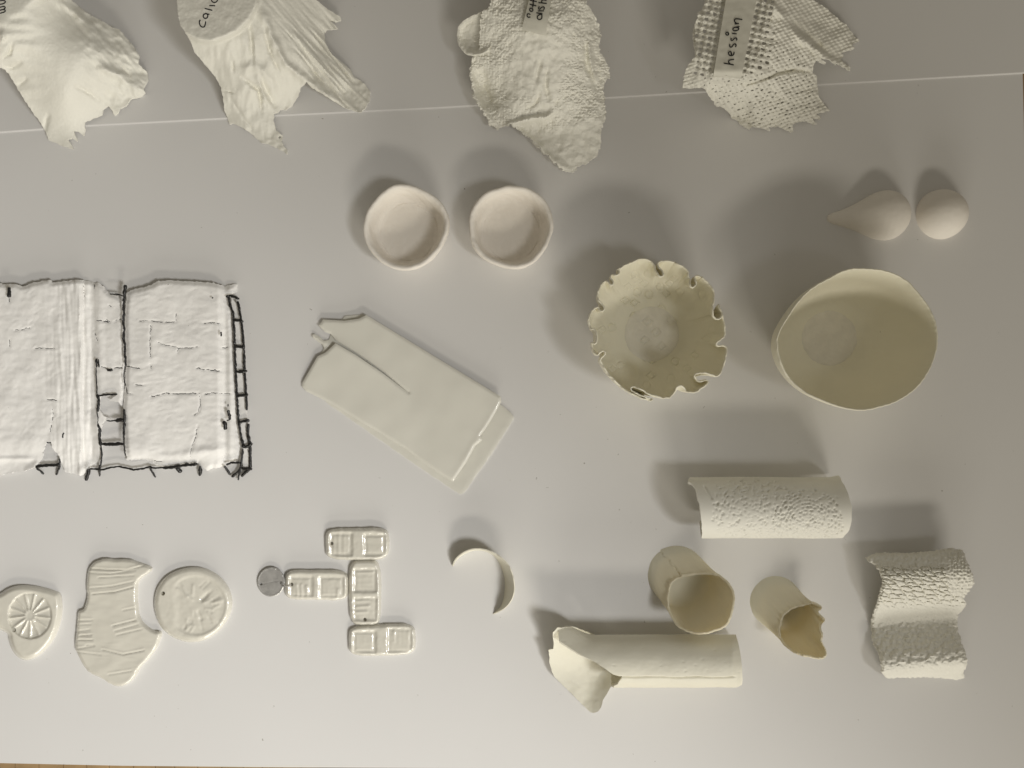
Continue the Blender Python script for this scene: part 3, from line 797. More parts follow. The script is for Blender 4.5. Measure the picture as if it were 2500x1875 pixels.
def crimp_ring(t, off):
    a = t * np.pi / 2
    f = np.sin(a)
    r1 = 166 * .92
    c = fb + (wc - fb) * f
    r = (72 - off) + (r1 - 72) * f
    X = c[0] + r * np.cos(ang); Y = c[1] + r * np.sin(ang)
    w = sstep(.45, 1.0, t) ** 1.25
    X = X + (rx - nx * off - X) * w; Y = Y + (ry - ny * off - Y) * w
    z0 = 0 if off == 0 else 9.0
    Z = z0 + (zr - z0) * (1 - np.cos(a))
    Z = Z + 2.0 * fbm(X / 26, Y / 26, 3, 2) * min(1, t * 4)
    G = np.stack([X, Y, Z], 1)
    if off:
        s = H / (H - Z); u = CX + (X - CX) * s; v = CY + (Y - CY) * s
        for i, (mx, my) in enumerate(marks):
            if i % 2: d = np.abs(u - mx) * .8 + np.abs(v - my)
            else: d = np.hypot(u - mx, v - my)
            G[:, 2] -= 2.6 * np.exp(-((d - 9.5) / 1.8) ** 2) - 1.2 * sstep(9, 5, d)
    return G
rings = [crimp_ring(t, 0) for t in np.linspace(0, 1, 60)] + [crimp_ring(1, 1.1) + np.array([0, 0, 1.0]), crimp_ring(1, 2.4) + np.array([0, 0, .8])] + [crimp_ring(t, 3.4) for t in np.linspace(1, 0, 110)]
for s in (.95, .88, .8, .7, .6, .5, .4, .3, .2, .1):
    r0 = crimp_ring(0, 3.4); c = np.array([fb[0], fb[1], 0]); r = c + (r0 - c) * s
    r[:, 2] = 9 - 2.4 * sstep(.98, .85, s)
    for i, (mx, my) in enumerate(marks):
        d = (np.abs(r[:, 0] - mx) * .8 + np.abs(r[:, 1] - my)) if i % 2 else np.hypot(r[:, 0] - mx, r[:, 1] - my)
        r[:, 2] -= 2.2 * np.exp(-((d - 8.5) / 2.0) ** 2)
    rings.append(r)
V, F = grid(rings, True, (fb[0], fb[1], 0), (fb[0], fb[1], 6.6))
o = link_mesh('crimped_bowl', V, F, M['bowl'], None, (fb[0], fb[1], 0), 85)
floor_disc((1589, 816), 65, o, 9.6, 8, [(1597, 811), (1578, 786), (1571, 831), (1636, 783), (1597, 811), (1612, 846)])
tag(o, 'thin cream bowl with a pleated crumpled rim and diamond marks pressed inside', 'bowl')

# ------------------------------------------------------------------ tubes standing up
def stand_tube(base, rb, rim, hh, th, seed, zfun, label, seam=None, rag=1.0):
    P = resample(smooth_loop(rim, 1), 2.1)
    P = rough_loop(P, rag, 8, seed)
    c0 = P.mean(0); n = len(P)
    a = np.unwrap(np.arctan2(P[:, 1] - c0[1], P[:, 0] - c0[0]))
    if a[-1] < a[0]: P = P[::-1]; a = np.unwrap(np.arctan2(P[:, 1] - c0[1], P[:, 0] - c0[0]))
    e = np.concatenate([a - 2 * np.pi, a, a + 2 * np.pi]); w = np.hanning(41); w /= w.sum()
    a = np.convolve(e, w, 'same')[n:2 * n]
    zr = hh + zfun(a, P)
    tx, ty = at(P[:, 0], P[:, 1], zr)
    tc = np.array([tx.mean(), ty.mean()]); tr = np.median(np.hypot(tx - tc[0], ty - tc[1]))
    zs = circ_smooth(zr, 41)
    def ring(t, off):
        c = np.array(base) + (tc - np.array(base)) * t
        r = (rb + (tr - rb) * t) * (1 + .008 * np.cos(2 * a + 1) + .008 * fbm(np.cos(a) * 1.6, np.sin(a) * 1.6, seed, 2))
        e = t * t
        X = c[0] + r * np.cos(a); Y = c[1] + r * np.sin(a)
        X = X + (tx - X) * e; Y = Y + (ty - Y) * e
        k = 0
        if seam is not None:
            sa = seam + .06 * fbm(np.array([t * 6.]), np.array([.3]), seed, 3)[0]
            d = (a - sa + np.pi) % (2 * np.pi) - np.pi
            k = np.where(d > 0, 3.2 * np.exp(-d / .25), 0) - 3.5 * np.exp(-(d / .03) ** 2)
            if off: k = k * 0
        X = X + (k - off) * np.cos(a); Y = Y + (k - off) * np.sin(a)
        zz = zs + (zr - zs) * e
        z = zz * t + (.6 if off else 0)
        if off:                                     # rounded bottom inside
            f = np.sqrt(np.clip(1 - (1 - np.clip(t / .22, 0, 1)) ** 2, 0, 1))
            X = c[0] + (X - c[0]) * (.04 + .96 * f); Y = c[1] + (Y - c[1]) * (.04 + .96 * f)
        return np.stack([X + .5 * fbm(a * 3 + t * 2, t * 6 + a * 0, seed + 2, 2), Y, z], 1)
    ts = np.linspace(0, 1, 60)
    rings = [ring(t, 0) for t in ts] + [ring(1, th * .5) + np.array([0, 0, 1.0])] + [ring(t, th) for t in ts[::-1]]
    V, F = grid(rings, True, (base[0], base[1], 0), (base[0], base[1], .6))
    o = link_mesh('tube', V, F, M['tube'], None, (base[0], base[1], 0), 55)
    return tag(o, label, 'tube')
rim1 = [(1632,1430),(1643,1414),(1658,1406),(1693,1399),(1719,1397),(1750,1399),(1771,1412),(1786,1430),(1795,1451),(1793,1477),(1789,1499),(1778,1527),(1758,1538),(1732,1546),(1711,1550),(1680,1545),(1654,1532),(1639,1510),(1630,1490),(1627,1464)]
stand_tube((1652, 1402), 70, rim1, 84, 5.0, 3, lambda a, P: 46 * np.cos(a - .75) + 1.5 * fbm(np.cos(a) * 3, np.sin(a) * 3, 2, 3),
           'wide cream tube with a cracked side seam leaning above the long cylinder', seam=-2.2)
rim2 = [(1901,1521),(1910,1499),(1932,1482),(1958,1475),(1975,1471),(1988,1468),(2003,1477),(2009,1485),(1999,1487),(1997,1495),(2007,1503),(2016,1514),(2003,1527),(2007,1540),(2010,1551),(2006,1568),(2016,1584),(2020,1601),(2006,1611),(1967,1605),(1936,1594),(1910,1573),(1899,1547)]
stand_tube((1893, 1468), 62, rim2, 84, 5.0, 9, lambda a, P: 42 * np.cos(a - .85) - 8 * sstep(1975, 2005, P[:, 0]) + 2 * fbm(P[:, 0] / 9, P[:, 1] / 9, 2, 3),
           'narrow cream tube with a torn rim beside the wavy textured piece', rag=1.6)

# ------------------------------------------------------------------ textured roll lying down
def rosette(u, v, c, rmax, seed, per=8.5):
    r = np.hypot(u - c[0], v - c[1]); th = np.arctan2(v - c[1], u - c[0])
    k = r / per + .28 * noise(u / 12, v / 12, seed + 8); kk = np.floor(k)
    nd = np.maximum(6, np.round(kk * 5))
    ph = (th / (2 * np.pi) * nd + (kk * .37 + noise(u / 22, v / 22, seed)) ) % 1.0
    dash = np.exp(-((ph - .5) / .22) ** 2) * np.exp(-(((k % 1) - .5) / .34) ** 2)
    return dash * sstep(rmax, rmax * .72, r) * (.5 + .6 * sstep(-.4, .5, noise(u / 12, v / 12, seed + 3)))
dash = []
for (cx_, cy_), nr, per, amp, jt in (((1972, 1269), 10, 8.2, -3.6, .8), ((1838, 1236), 11, 8.6, -2.8, 2.0)):
    for k in range(1, nr + 1):
        r = 3 + per * k; n = int(2 * np.pi * r / 8.6)
        for j in range(n):
            if random.random() < .14 + .03 * max(0, k - 7): continue
            a = 2 * np.pi * (j + .5 * (k % 2)) / n + random.gauss(0, .10 * jt)
            q = r + random.gauss(0, .9 * jt)
            dash.append((cx_ + q * math.cos(a), cy_ + q * math.sin(a), a + math.pi / 2 * (k > 3) + random.gauss(0, .45 * jt), random.uniform(2.2, 3.6), random.uniform(1.3, 1.9), amp * random.uniform(.45, 1.25)))
for k in range(120):
    dash.append((random.uniform(1740, 2055), random.uniform(1165, 1320), random.uniform(0, 3.1), random.uniform(2, 4), 1.6, -random.uniform(.5, 2.2)))
DASH = np.array(dash)
def lace(u, va):
    z = np.zeros(u.shape)
    near = DASH
    for i in range(len(u)):
        d = near[(np.abs(near[:, 0] - u[i]) < 10) & (np.abs(near[:, 1] - va[i]) < 10)]
        if len(d):
            dx, dy = u[i] - d[:, 0], va[i] - d[:, 1]; c, s_ = np.cos(d[:, 2]), np.sin(d[:, 2])
            e = ((dx * c + dy * s_) / d[:, 3]) ** 2 + ((-dx * s_ + dy * c) / d[:, 4]) ** 2
            z[i] = np.clip((d[:, 5] * np.exp(-e)).sum(), -4.5, 0)
    return z - 5.5 * np.exp(-np.hypot(u - 1972, va - 1269) ** 2 / 26)
zc = 73.0; Rr = 71.0
X0, yc = at(1714, 1239, zc); X1, _ = at(2075, 1239, zc)
rows, cols = 190, 190
ph = np.linspace(math.radians(-52), math.radians(232), cols)       # open seam underneath
G = np.zeros((rows, cols, 3)); B = G.copy()
for i in range(rows):
    t = i / (rows - 1)
    dg = np.degrees(ph)
    s0 = np.interp(dg, [-60, 0, 30, 60, 90, 100, 120, 135, 148, 155, 180, 200, 232], [1706, 1713, 1714, 1714, 1710, 1709, 1702, 1700, 1690, 1680, 1684, 1696, 1710]) + 1.2 * fbm(ph * 5.0, ph * 0 + 1, 3, 3)
    s1 = np.interp(dg, [-60, 0, 35, 55, 75, 100, 120, 140, 150, 180, 232], [2040, 2050, 2062, 2074, 2079, 2080, 2072, 2062, 2056, 2048, 2040]) + .8 * fbm(ph * 3, ph * 0 + 4, 5, 2)
    u = s0 + (s1 - s0) * t
    fl = 1 + .05 * sstep(.93, 1, t) * sstep(1.2, 2.4, ph) + .012 * fbm(u / 90, ph * 1.0, 4, 2)
    yy = yc + Rr * fl * np.cos(ph); zz = zc + Rr * np.sin(ph)
    x = CX + (u - CX) * (H - zz) / H
    s = H / (H - zz); v = CY + (yy - CY) * s
    # arc-length plan coordinate so the pattern wraps the roll
    va = 1239 + Rr * (np.pi / 2 - ph) * 1.04
    dsp = lace(u, va)
    dsp = dsp - 3 * np.exp(-(segdist(u, va, [(1720,1172),(1728,1190),(1738,1206)]) / 2.2) ** 2)
    nrm = np.stack([0 * ph, np.cos(ph), np.sin(ph)], 1)
    G[i] = np.stack([x, yy, zz], 1) + nrm * dsp[:, None]
    B[i] = np.stack([x, yy, zz], 1) - nrm * 6
G[:, :, 2] = np.maximum(G[:, :, 2], .3); B[:, :, 2] = np.maximum(B[:, :, 2], .3)
V, F = shell_grid(G, B)
o = link_mesh('textured_roll', V, F, M['drape'], None, (1875, yc, 0), 70)
tag(o, 'short white rolled sheet pressed with rosette knit texture lying on its side', 'rolled sheet')

# ------------------------------------------------------------------ long cylinder with an unrolled end
root = empty('rolled_cylinder', (1600, 1600, 0))
tag(root, 'long smooth cream cylinder with a lapped seam and an unrolled torn left end', 'rolled sheet')
zc = 62.0; Rr = 59.0
_, yc = at(1600, 1613, zc)
rows, cols = 110, 120
cols = 200
ph = np.linspace(math.radians(-62), math.radians(228), cols)      # 0 = near side, 90 = top
cutp = np.array([(-62, 1490), (0, 1492), (40, 1500), (65, 1515), (76, 1521), (82, 1497), (96, 1473), (108, 1449), (118, 1425), (130, 1396), (142, 1366), (160, 1364), (175, 1385), (190, 1425), (205, 1440), (228, 1444)], float)
G = np.zeros((rows, cols, 3)); B = G.copy()
deg = np.degrees(ph)
cut = np.interp(deg, cutp[:, 0], cutp[:, 1]); cut = cut + 2.0 * fbm(deg / 14, deg * 0, 3, 3)
for i in range(rows):
    t = (i / (rows - 1)) ** .9
    endu = np.interp(deg, [-62, 0, 20, 60, 90, 120, 150, 180, 230], [1800, 1806, 1811, 1813, 1812, 1809, 1803, 1797, 1794])
    u = cut + (endu - cut) * t
    k = sstep(1450, 1365, u) * sstep(110, 175, deg)
    r = Rr * (1 - .10 * sstep(1790, 1812, u) ** 2 ) + 30 * k + .7 * fbm(u / 90, ph * 1.0, 5, 2)
    yy = yc + r * np.cos(ph); zz = zc + (r - 24 * k) * np.sin(ph)
    x = CX + (u - CX) * (H - zz) / H
    lap = 5.0 * sstep(74, 78, deg + 2.0 * noise(u / 40, u * 0, 3)) * sstep(175, 110, deg) * sstep(1800, 1785, u)
    lap = lap - 3.5 * np.exp(-((deg - 72 + 2.0 * noise(u / 40, u * 0, 3)) / 1.8) ** 2) * sstep(1800, 1785, u)
    lap = lap - 1.2 * sstep(.62, .8, noise(u / 6, deg / 6, 6)) + .8 * noise(u / 60, deg / 30, 4)
    nrm = np.stack([0 * ph, np.cos(ph), np.sin(ph)], 1)
    G[i] = np.stack([x, yy, zz], 1) + nrm * (lap + .25 * fbm(x / 8, ph * 7, 9, 2))[:, None]
    B[i] = np.stack([x, yy, zz], 1) - nrm * 4.5
G[:, :, 2] = np.maximum(G[:, :, 2], .3); B[:, :, 2] = np.maximum(B[:, :, 2], .3)
V, F = shell_grid(G, B)
link_mesh('roll', V, F, M['bone'], root, None, 55)
ol = [(1361,1533),(1349,1545),(1352,1570),(1351,1584),(1340,1586),(1342,1621),(1352,1651),(1401,1699),(1440,1738),(1449,1741),(1461,1736),(1467,1729),(1473,1708),(1491,1678),(1508,1660),(1530,1650),(1560,1640),(1560,1600),(1500,1570),(1440,1545),(1400,1530)]
ol = rough_loop(resample(ol, 4), 1.0, 9, 2)
b6 = tps([(1361,1533,92),(1349,1548,82),(1351,1584,56),(1341,1590,50),(1343,1621,32),(1352,1651,24),(1401,1699,18),(1445,1738,20),(1467,1728,26),(1490,1680,30),(1508,1662,30),(1522,1650,26),(1400,1640,9),(1440,1650,3),(1470,1655,4),(1400,1590,24),(1440,1605,5),(1440,1700,7),(1500,1625,3),(1550,1620,4),(1500,1580,8),(1440,1550,20),(1400,1545,52)])
sheet('unrolled_end', ol, lambda u, v, d: np.maximum(b6(u, v), 2) + .6 * fbm(u / 14, v / 14, 3, 3), 4, M['bone'], thick=4, parent=root)

# ------------------------------------------------------------------ wavy piece
ol = [(2114,1363),(2140,1351),(2176,1350),(2210,1352),(2249,1349),(2285,1345),(2319,1339),(2350,1343),(2355,1357),(2367,1384),(2378,1408),(2378,1425),(2364,1446),(2352,1463),(2360,1476),(2348,1492),(2337,1507),(2339,1538),(2348,1567),(2360,1601),(2361,1622),(2352,1642),(2355,1656),(2336,1660),(2297,1655),(2249,1654),(2201,1654),(2167,1657),(2155,1646),(2152,1627),(2145,1593),(2131,1567),(2129,1540),(2127,1519),(2138,1487),(2150,1444),(2157,1422),(2152,1401),(2138,1381),(2126,1374)]
ol = rough_loop(resample(ol, 2.4), 2.4, 7, 3)
def z_wave(u, v, d):
    vv = v + 8 * np.sin((u - 2120) / 110.) - 4 + (u - 2240) * .06
    z = np.interp(vv, [1335,1350,1375,1405,1425,1450,1485,1512,1522,1540,1570,1600,1625,1640,1650,1662], [58,64,82,92,88,70,36,14,12,16,32,52,58,46,28,6])
    zs = z
    for k in (-7, 7):
        zs = zs + np.interp(vv + k, [1335,1350,1375,1405,1425,1450,1485,1512,1522,1540,1570,1600,1625,1640,1650,1662], [58,64,82,92,88,70,36,14,12,16,32,52,58,46,28,6])
    z = zs / 3
    wu, wv = u + 3 * noise(u / 14, v / 14, 2), v + 3 * noise(u / 14, v / 14, 5)
    # slabs like cobbles on the middle slope, nubs to the right, soft lumps below
    a1, a2 = worley((wu + (wv - 1420) * -.9) / 23, (wv - wu * .12) / 10.5, 3, .45)
    cob = np.clip((a2 - a1) * 2.2, 0, .6) * 14
    b1, _ = worley(wu / 8.2, wv / 8.2, 8, .5)
    nub = (0.6 - b1) * 8.5
    c1, c2 = worley(wu / 15, wv / 12, 12, .9)
    lump = (0.6 - c1) * 7
    right = sstep(2300, 2330, u - (v - 1400) * .1) * sstep(1470, 1440, v)
    low = sstep(1515, 1530, v)
    upper = sstep(1395, 1375, v)
    midw = (1 - right) * (1 - low) * (1 - upper * .9)
    z = z + right * nub + midw * cob * sstep(1500, 1450, v) + low * lump * sstep(1640, 1610, v) + (upper * (1 - right)) * lump * .75
    z = z + 1.6 * fbm(u / 6, v / 4, 7, 3) * (1 - right * .5)
    z = z - 5 * sstep(6, 0, d)
    return z
o = sheet('wavy_sheet', ol, z_wave, 2.2, M['drape'], thick=5, sharp=60)
tag(o, 'thick wavy white piece with coarse cobbled knit relief, nearest the right edge', 'textured sheet')

# ------------------------------------------------------------------ folded envelope slab
root = empty('folded_slab', (990, 980, 0))
tag(root, 'flat satin slab folded double like an envelope with a long slit and chipped corner', 'slab')
lo = [(763,817),(768,814),(790,831),(802,831),(806,820),(810,812),(838,776),(843,771),(884,768),(900,775),(1224,989),(1247,1007),(1256,1019),(1230,1060),(1202,1106),(1133,1203),(1123,1207),(1108,1197),(1014,1134),(948,1088),(905,1058),(800,985),(760,940),(770,900),(782,868),(791,850),(788,842),(763,824)]
lo = rough_loop(resample(lo, 4), .9, 10, 3)
sheet('lower_leaf', lo, lambda u, v, d: 3.0 + 1.2 * sstep(0, 5, d) + .5 * fbm(u / 40, v / 40, 2, 2) + 5.5 * np.exp(-(segdist(u, v, [(763,820),(792,840)]) / 9) ** 2), 6, M['slab'], solid=True, parent=root)
up = [(894,769),(1222,968),(1224,980),(1213,1001),(1202,1021),(1187,1045),(1173,1064),(1178,1074),(1161,1088),(1150,1108),(1139,1128),(1108,1173),(1103,1174),(1076,1158),(1029,1126),(988,1094),(923,1054),(888,1034),(810,986),(747,955),(738,944),(738,934),(760,896),(775,870),(794,861),(819,838),(868,866),(935,911.5),(998,959),(936,909.6),(870,863.5),(821,832),(808,816),(794,811),(778,795),(789,780),(841,783),(876,778)]
up = resample(up, 1.7)
slit = [(819,836),(868,865),(935,911),(1000,960)]
def z_up(u, v, d):
    far = ((u - 738) * 0.52 - (v - 945) * 0.0)
    n_ = ((u - 894) * -.52 + (v - 769) * .855) / 215.0        # 0 on the far long edge, 1 on the near one
    z = 18 - 6.0 * n_ + 1.6 * fbm(u / 110, v / 110, 4, 2)
    left = np.where(v > np.interp(u, [819, 869, 935.5, 998, 1010], [834, 864.8, 910.5, 959, 968]), 1.0, 0.0)
    sd = segdist(u, v, slit)
    z = z + (left * 8.0 - 1.0) * np.exp(-sd / 38) * sstep(1010, 900, u)
    z = z - 3.0 * sstep(5, 0, d) - ridge(u, v, [(1108,1165),(1190,1030),(1218,985)], 9, -1.2)
    return z
sheet('upper_leaf', up, z_up, 4, M['slab'], thick=3.2, parent=root, floor=5.4)
zs_ = lambda u, v: z_up(u, v, np.full(np.shape(u), 50.)) * 0 + 6.4
tube_path('stain', line3([(866,866.5),(885,878.5),(905,891.5)], zs_, 0, 4), 1.4, M['stain'], root, flat=.4)

# ------------------------------------------------------------------ glazed domino tiles
def rect_sdf(u, v, x0, y0, x1, y1, r):
    cx, cy = (x0 + x1) / 2, (y0 + y1) / 2
    dx = np.abs(u - cx) - (x1 - x0) / 2 + r; dy = np.abs(v - cy) - (y1 - y0) / 2 + r
    return np.hypot(np.maximum(dx, 0), np.maximum(dy, 0)) + np.minimum(np.maximum(dx, dy), 0) - r

def tile(corners, recs, label, hole=None, seed=1, thick=17.0):
    """recs: (x0,y0,x1,y1, bars list of (ax,ay,bx,by), padded)"""
    ol = resample(smooth_loop(corners, 3), 2.4)
    ol = rough_loop(ol, 1.0, 22, seed)
    def zf(u, v, d):
        z = thick - 5.0 * sstep(8, 0, d) - 4.0 * sstep(3, 0, d) + .5 * fbm(u / 16, v / 16, seed, 2)
        for x0, y0, x1, y1, bars, pad in recs:
            s = rect_sdf(u + .9 * noise(u / 14, v / 14, seed), v + .9 * noise(u / 14, v / 14, seed + 4), x0, y0, x1, y1, 7)
            z = z - 4.0 * sstep(2.5, -7.0, s)
            z = z + pad * 1.6 * sstep(-7, -13, s)
            for ax, ay, bx, by in bars:
                z = z + 1.6 * np.exp(-(segdist(u, v, [(ax, ay), (bx, by)]) / 3.6) ** 2) * (.6 + .5 * np.sin(ax * 1.7 + ay)) * sstep(0, -5, s)
        if hole: z = z - 1.2 * np.exp(-(np.hypot(u - hole[0], v - hole[1]) / 7) ** 2)
        return z
    hs = []
    if hole:
        hs = [[(hole[0] + 4.3 * math.cos(a), hole[1] + 4.6 * math.sin(a)) for a in np.linspace(0, 2 * np.pi, 15)[:-1]]]
    o = sheet('domino_tile', ol, zf, 2.0, M['glaze'], solid=True, holes=hs, sharp=50)
    return tag(o, label, 'tile', 'glazed domino tiles')
tile([(795,1291),(870,1290),(946,1288),(951,1325),(946,1367),(870,1368),(797,1366),(794,1328)],
     [(803,1298,862,1360,[(814,1305,814,1345),(827,1305,827,1350),(840,1305,840,1350)],.9),(886,1301,943,1360,[],1)],
     'glazed domino tile on top of the cluster with bars on its left square', (810,1327), 2)
tile([(697,1391),(770,1393),(847,1392),(850,1430),(847,1467),(770,1464),(697,1464),(695,1430)],
     [(705,1404,766,1460,[(724,1428,726,1454),(735,1428,737,1454),(748,1432,750,1454)],.9),(777,1404,842,1462,[(800,1440,800,1456),(812,1440,812,1456),(824,1440,824,1456)],.9)],
     'glazed domino tile tied to the round metal disc', (712,1427), 5)
tile([(852,1369),(890,1368),(927,1369),(931,1440),(929,1500),(925,1526),(890,1527),(855,1525),(852,1450)],
     [(861,1386,921,1448,[(872,1398,912,1396),(872,1412,912,1410),(872,1426,912,1425)],.7),(861,1456,922,1518,[(870,1468,900,1466),(870,1482,900,1480),(870,1495,895,1494)],.5)],
     'upright glazed domino tile joining the other three', (891,1513), 8)
tile([(852,1529),(930,1526),(1010,1522),(1015,1560),(1014,1598),(930,1602),(853,1601),(851,1565)],
     [(859,1538,920,1597,[],1),(944,1531,1008,1596,[(962,1540,962,1566),(974,1540,974,1570),(986,1540,986,1570),(998,1545,998,1570)],.6)],
     'glazed domino tile at the foot of the cluster with bars on its right square', None, 11)

# metal disc
root = empty('metal_disc', (662, 1421, 0))
tag(root, 'small round grey metal disc wired to the left domino tile', 'disc')
th = np.linspace(0, 2 * np.pi, 73)[:-1]
ol = np.stack([661.5 + 33.5 * np.cos(th), 1421 + 36.0 * np.sin(th)], 1)
hs = [[(c[0] + 3.4 * math.cos(a), c[1] + 3.4 * math.sin(a)) for a in np.linspace(0, 2 * np.pi, 13)[:-1]] for c in ((637.5, 1426), (686, 1422.5))]
scr = [[(x, y), (x + dx, y + dx * .55)] for x, y, dx in [(random.uniform(634, 676), random.uniform(1395, 1444), random.uniform(6, 22)) for _ in range(16)]]
def zdisc(u, v, d):
    sc = sum(np.exp(-(segdist(u, v, g) / .8) ** 2) for g in scr)
    sc = sc + 1.2 * sstep(.25, .5, noise(u / 2.2, v / 2.2, 5)) * (np.hypot(u - 672, v - 1398) < 12)
    return -.30 * sc + .9 * np.exp(-((d - 2.2) / 1.3) ** 2) + 7 + (u - 640) * .10 - 1.2 * sstep(1.6, 0, d) - .9 * np.exp(-(segdist(u, v, [(641,1425.5),(682,1417)]) / 1.1) ** 2)
sheet('disc', ol, zdisc, 2.2, M['metal'], thick=3.5, holes=hs, parent=root)
tube_path('wire_loop', [(*at(686,1422,9),9),(*at(688,1430,15),15),(*at(695,1432,17),17),(*at(703,1431,19),19),(*at(710,1428,17),17),(*at(712,1427,11),11)], 1.1, M['metal'], root, 6)

# ------------------------------------------------------------------ glazed pendants on the left
# wheel pendant
ol = [(0,1450),(22,1434),(54,1428),(95,1433),(136,1445),(145,1451),(149,1477),(148,1507),(136,1551),(114,1583),(90,1605),(68,1613),(49,1610),(30,1591),(21,1564),(21,1550),(12,1542),(0,1538),(-40,1528),(-70,1500),(-60,1468),(-30,1458)]
ol = resample(smooth_loop(ol, 2), 2.6)
def z_wheel(u, v, d):
    z = 19 - 7 * sstep(12, 0, d) - 5 * sstep(4, 0, d) + .6 * fbm(u / 30, v / 30, 4, 2)
    dx, dy = (u - 73) / 53., (v - 1503) / 57.
    r = np.hypot(dx, dy); a = np.arctan2(dy, dx)
    z = z - 7.0 * sstep(1.03, .93, r)
    k = 13
    ph = ((a + .12) / (2 * np.pi) * k) % 1 - .5
    sp = np.exp(-(ph * r * 2 * np.pi * 54 / k / 3.2) ** 2)
    z = z + 4.2 * sp * sstep(1.0, .9, r) * sstep(.12, .3, r) + 3.6 * sstep(.34, .16, r)
    z = z + 2.0 * (r - .5) * sstep(.95, .9, r) * (1 - sp)
    return z
hole = [(34 + 5 * math.cos(a), 1538 + 6 * math.sin(a)) for a in np.linspace(0, 2 * np.pi, 15)[:-1]]
o = sheet('pendant', ol, z_wheel, 2.4, M['glaze'], solid=True, holes=[hole], sharp=50)
tag(o, 'glazed pendant with a spoked wheel pressed into it, cut by the left edge', 'pendant')
# torso slab
ol = [(217,1386),(230,1371),(258,1363),(282,1367),(312,1365),(344,1377),(361,1382),(371,1391),(361,1401),(342,1412),(335,1422),(333,1440),(332,1461),(335,1493),(340,1512),(355,1531),(374,1542),(393,1543),(390,1559),(380,1586),(358,1613),(338,1634),(328,1656),(312,1670),(293,1678),(271,1671),(249,1656),(217,1643),(201,1621),(190,1597),(182,1583),(187,1537),(190,1498),(194,1490),(204,1489),(209,1475),(214,1456),(211,1434),(213,1401)]
ol = rough_loop(resample(smooth_loop(ol, 1), 2.6), .7, 12, 5)
gro = [[(216,1388),(260,1391),(310,1392),(350,1381)],[(216,1398),(270,1401),(330,1392)],[(220,1436),(270,1432),(325,1420)],[(225,1450),(280,1445),(325,1433)],[(195,1515),(225,1514)],[(192,1541),(218,1537)],[(192,1562),(225,1562)],[(187,1584),(230,1577)],[(190,1592),(245,1598)],[(275,1528),(330,1514)],[(280,1540),(335,1525)],[(285,1550),(345,1536)],[(250,1586),(300,1598),(350,1588)],[(265,1647),(320,1638)],[(195,1525),(220,1524)],[(194,1552),(222,1550)],[(300,1490),(328,1484)],[(240,1410),(325,1405)],[(210,1575),(228,1574)]]
def z_torso(u, v, d):
    z = 15 - 3.2 * sstep(7, 0, d) - 3.0 * sstep(2.5, 0, d) + .9 * fbm(u / 50, v / 30, 3, 2)
    z = z + .35 * noise(u / 40, v / 4.5, 8) * sstep(.0, .3, noise(u / 45, v / 45, 6))
    for k, g in enumerate(gro):
        z = z - (1.5 if k % 3 else 2.2) * np.exp(-(segdist(u, v, g) / 2.0) ** 2) + .8 * np.exp(-(segdist(u, v + 4, g) / 2.0) ** 2)
    return z
o = sheet('pendant', ol, z_torso, 2.6, M['glaze'], solid=True, sharp=50)
tag(o, 'glazed torso shaped slab with scored lines between two pendants', 'pendant')
# round pendant
th = np.linspace(0, 2 * np.pi, 220)[:-1]
rr = 1 + .012 * np.cos(3 * th + 1) + .010 * np.cos(2 * th + .6) + .006 * np.cos(5 * th)
ol = np.stack([469.5 + 93.5 * rr * np.cos(th), 1476 + 92 * rr * np.sin(th)], 1)
rs = np.random.RandomState(5)
vein = []
for k in range(30):
    a = rs.uniform(-2.4, 2.2); r0 = rs.uniform(14, 52); r1 = r0 + rs.uniform(10, 30)
    j = rs.uniform(-.5, .5)
    vein.append([(480 + r0 * math.cos(a), 1478 + r0 * math.sin(a)), (480 + min(r1, 68) * math.cos(a + j * .4), 1478 + min(r1, 70) * math.sin(a + j * .4))])
def z_round(u, v, d):
    z = 17 - 5 * sstep(12, 0, d) - 4.5 * sstep(4, 0, d)
    r = np.hypot(u - 478, v - 1478)
    z = z - 2.4 * sstep(76, 68, r) * sstep(420, 440, u)
    for k, g in enumerate(vein):
        z = z + (1.5 if k % 2 else -1.2) * np.exp(-(segdist(u, v, g) / 3.6) ** 2) * sstep(74, 62, r)
    return z + .5 * fbm(u / 18, v / 18, 6, 2)
hole = [(398 + 5 * math.cos(a), 1449 + 5.2 * math.sin(a)) for a in np.linspace(0, 2 * np.pi, 15)[:-1]]
o = sheet('pendant', ol, z_round, 2.6, M['glaze'], solid=True, holes=[hole], sharp=50)
tag(o, 'round glazed pendant with a single hole and a leafy imprint', 'pendant')

# ------------------------------------------------------------------ curl of shell
rimc = np.array([(1104,1381),(1108,1369),(1116,1358),(1130,1347),(1148,1339),(1170,1337),(1193,1342),(1211,1350),(1225,1360),(1240,1374),(1248,1388),(1254,1405),(1258,1428),(1257,1448),(1251,1466),(1237,1484),(1222,1493),(1206,1500)], float)
basec = np.array([(1105,1381),(1110,1370),(1118,1361),(1133,1351),(1151,1343),(1172,1341),(1190,1345),(1203,1352),(1213,1361),(1222,1375),(1228,1389),(1232,1404),(1235,1420),(1234,1440),(1232,1458),(1227,1478),(1219,1488),(1205,1500)], float)
hts = np.array([4,26,36,42,46,48,50,52,54,56,58,58,57,54,48,36,20,3], float)
n = 130
tt = np.linspace(0, len(rimc) - 1, n); kk = np.arange(len(rimc))
def it(a): return np.interp(tt, kk, a)
sm = np.hanning(15); sm /= sm.sum()
def sm1(a):
    p = np.concatenate([2 * a[0] - a[7:0:-1], a, 2 * a[-1] - a[-2:-9:-1]]); return np.convolve(p, sm, 'valid')
ru, rv, bu, bv, hz = [sm1(it(a)) for a in (rimc[:, 0], rimc[:, 1], basec[:, 0], basec[:, 1], hts)]
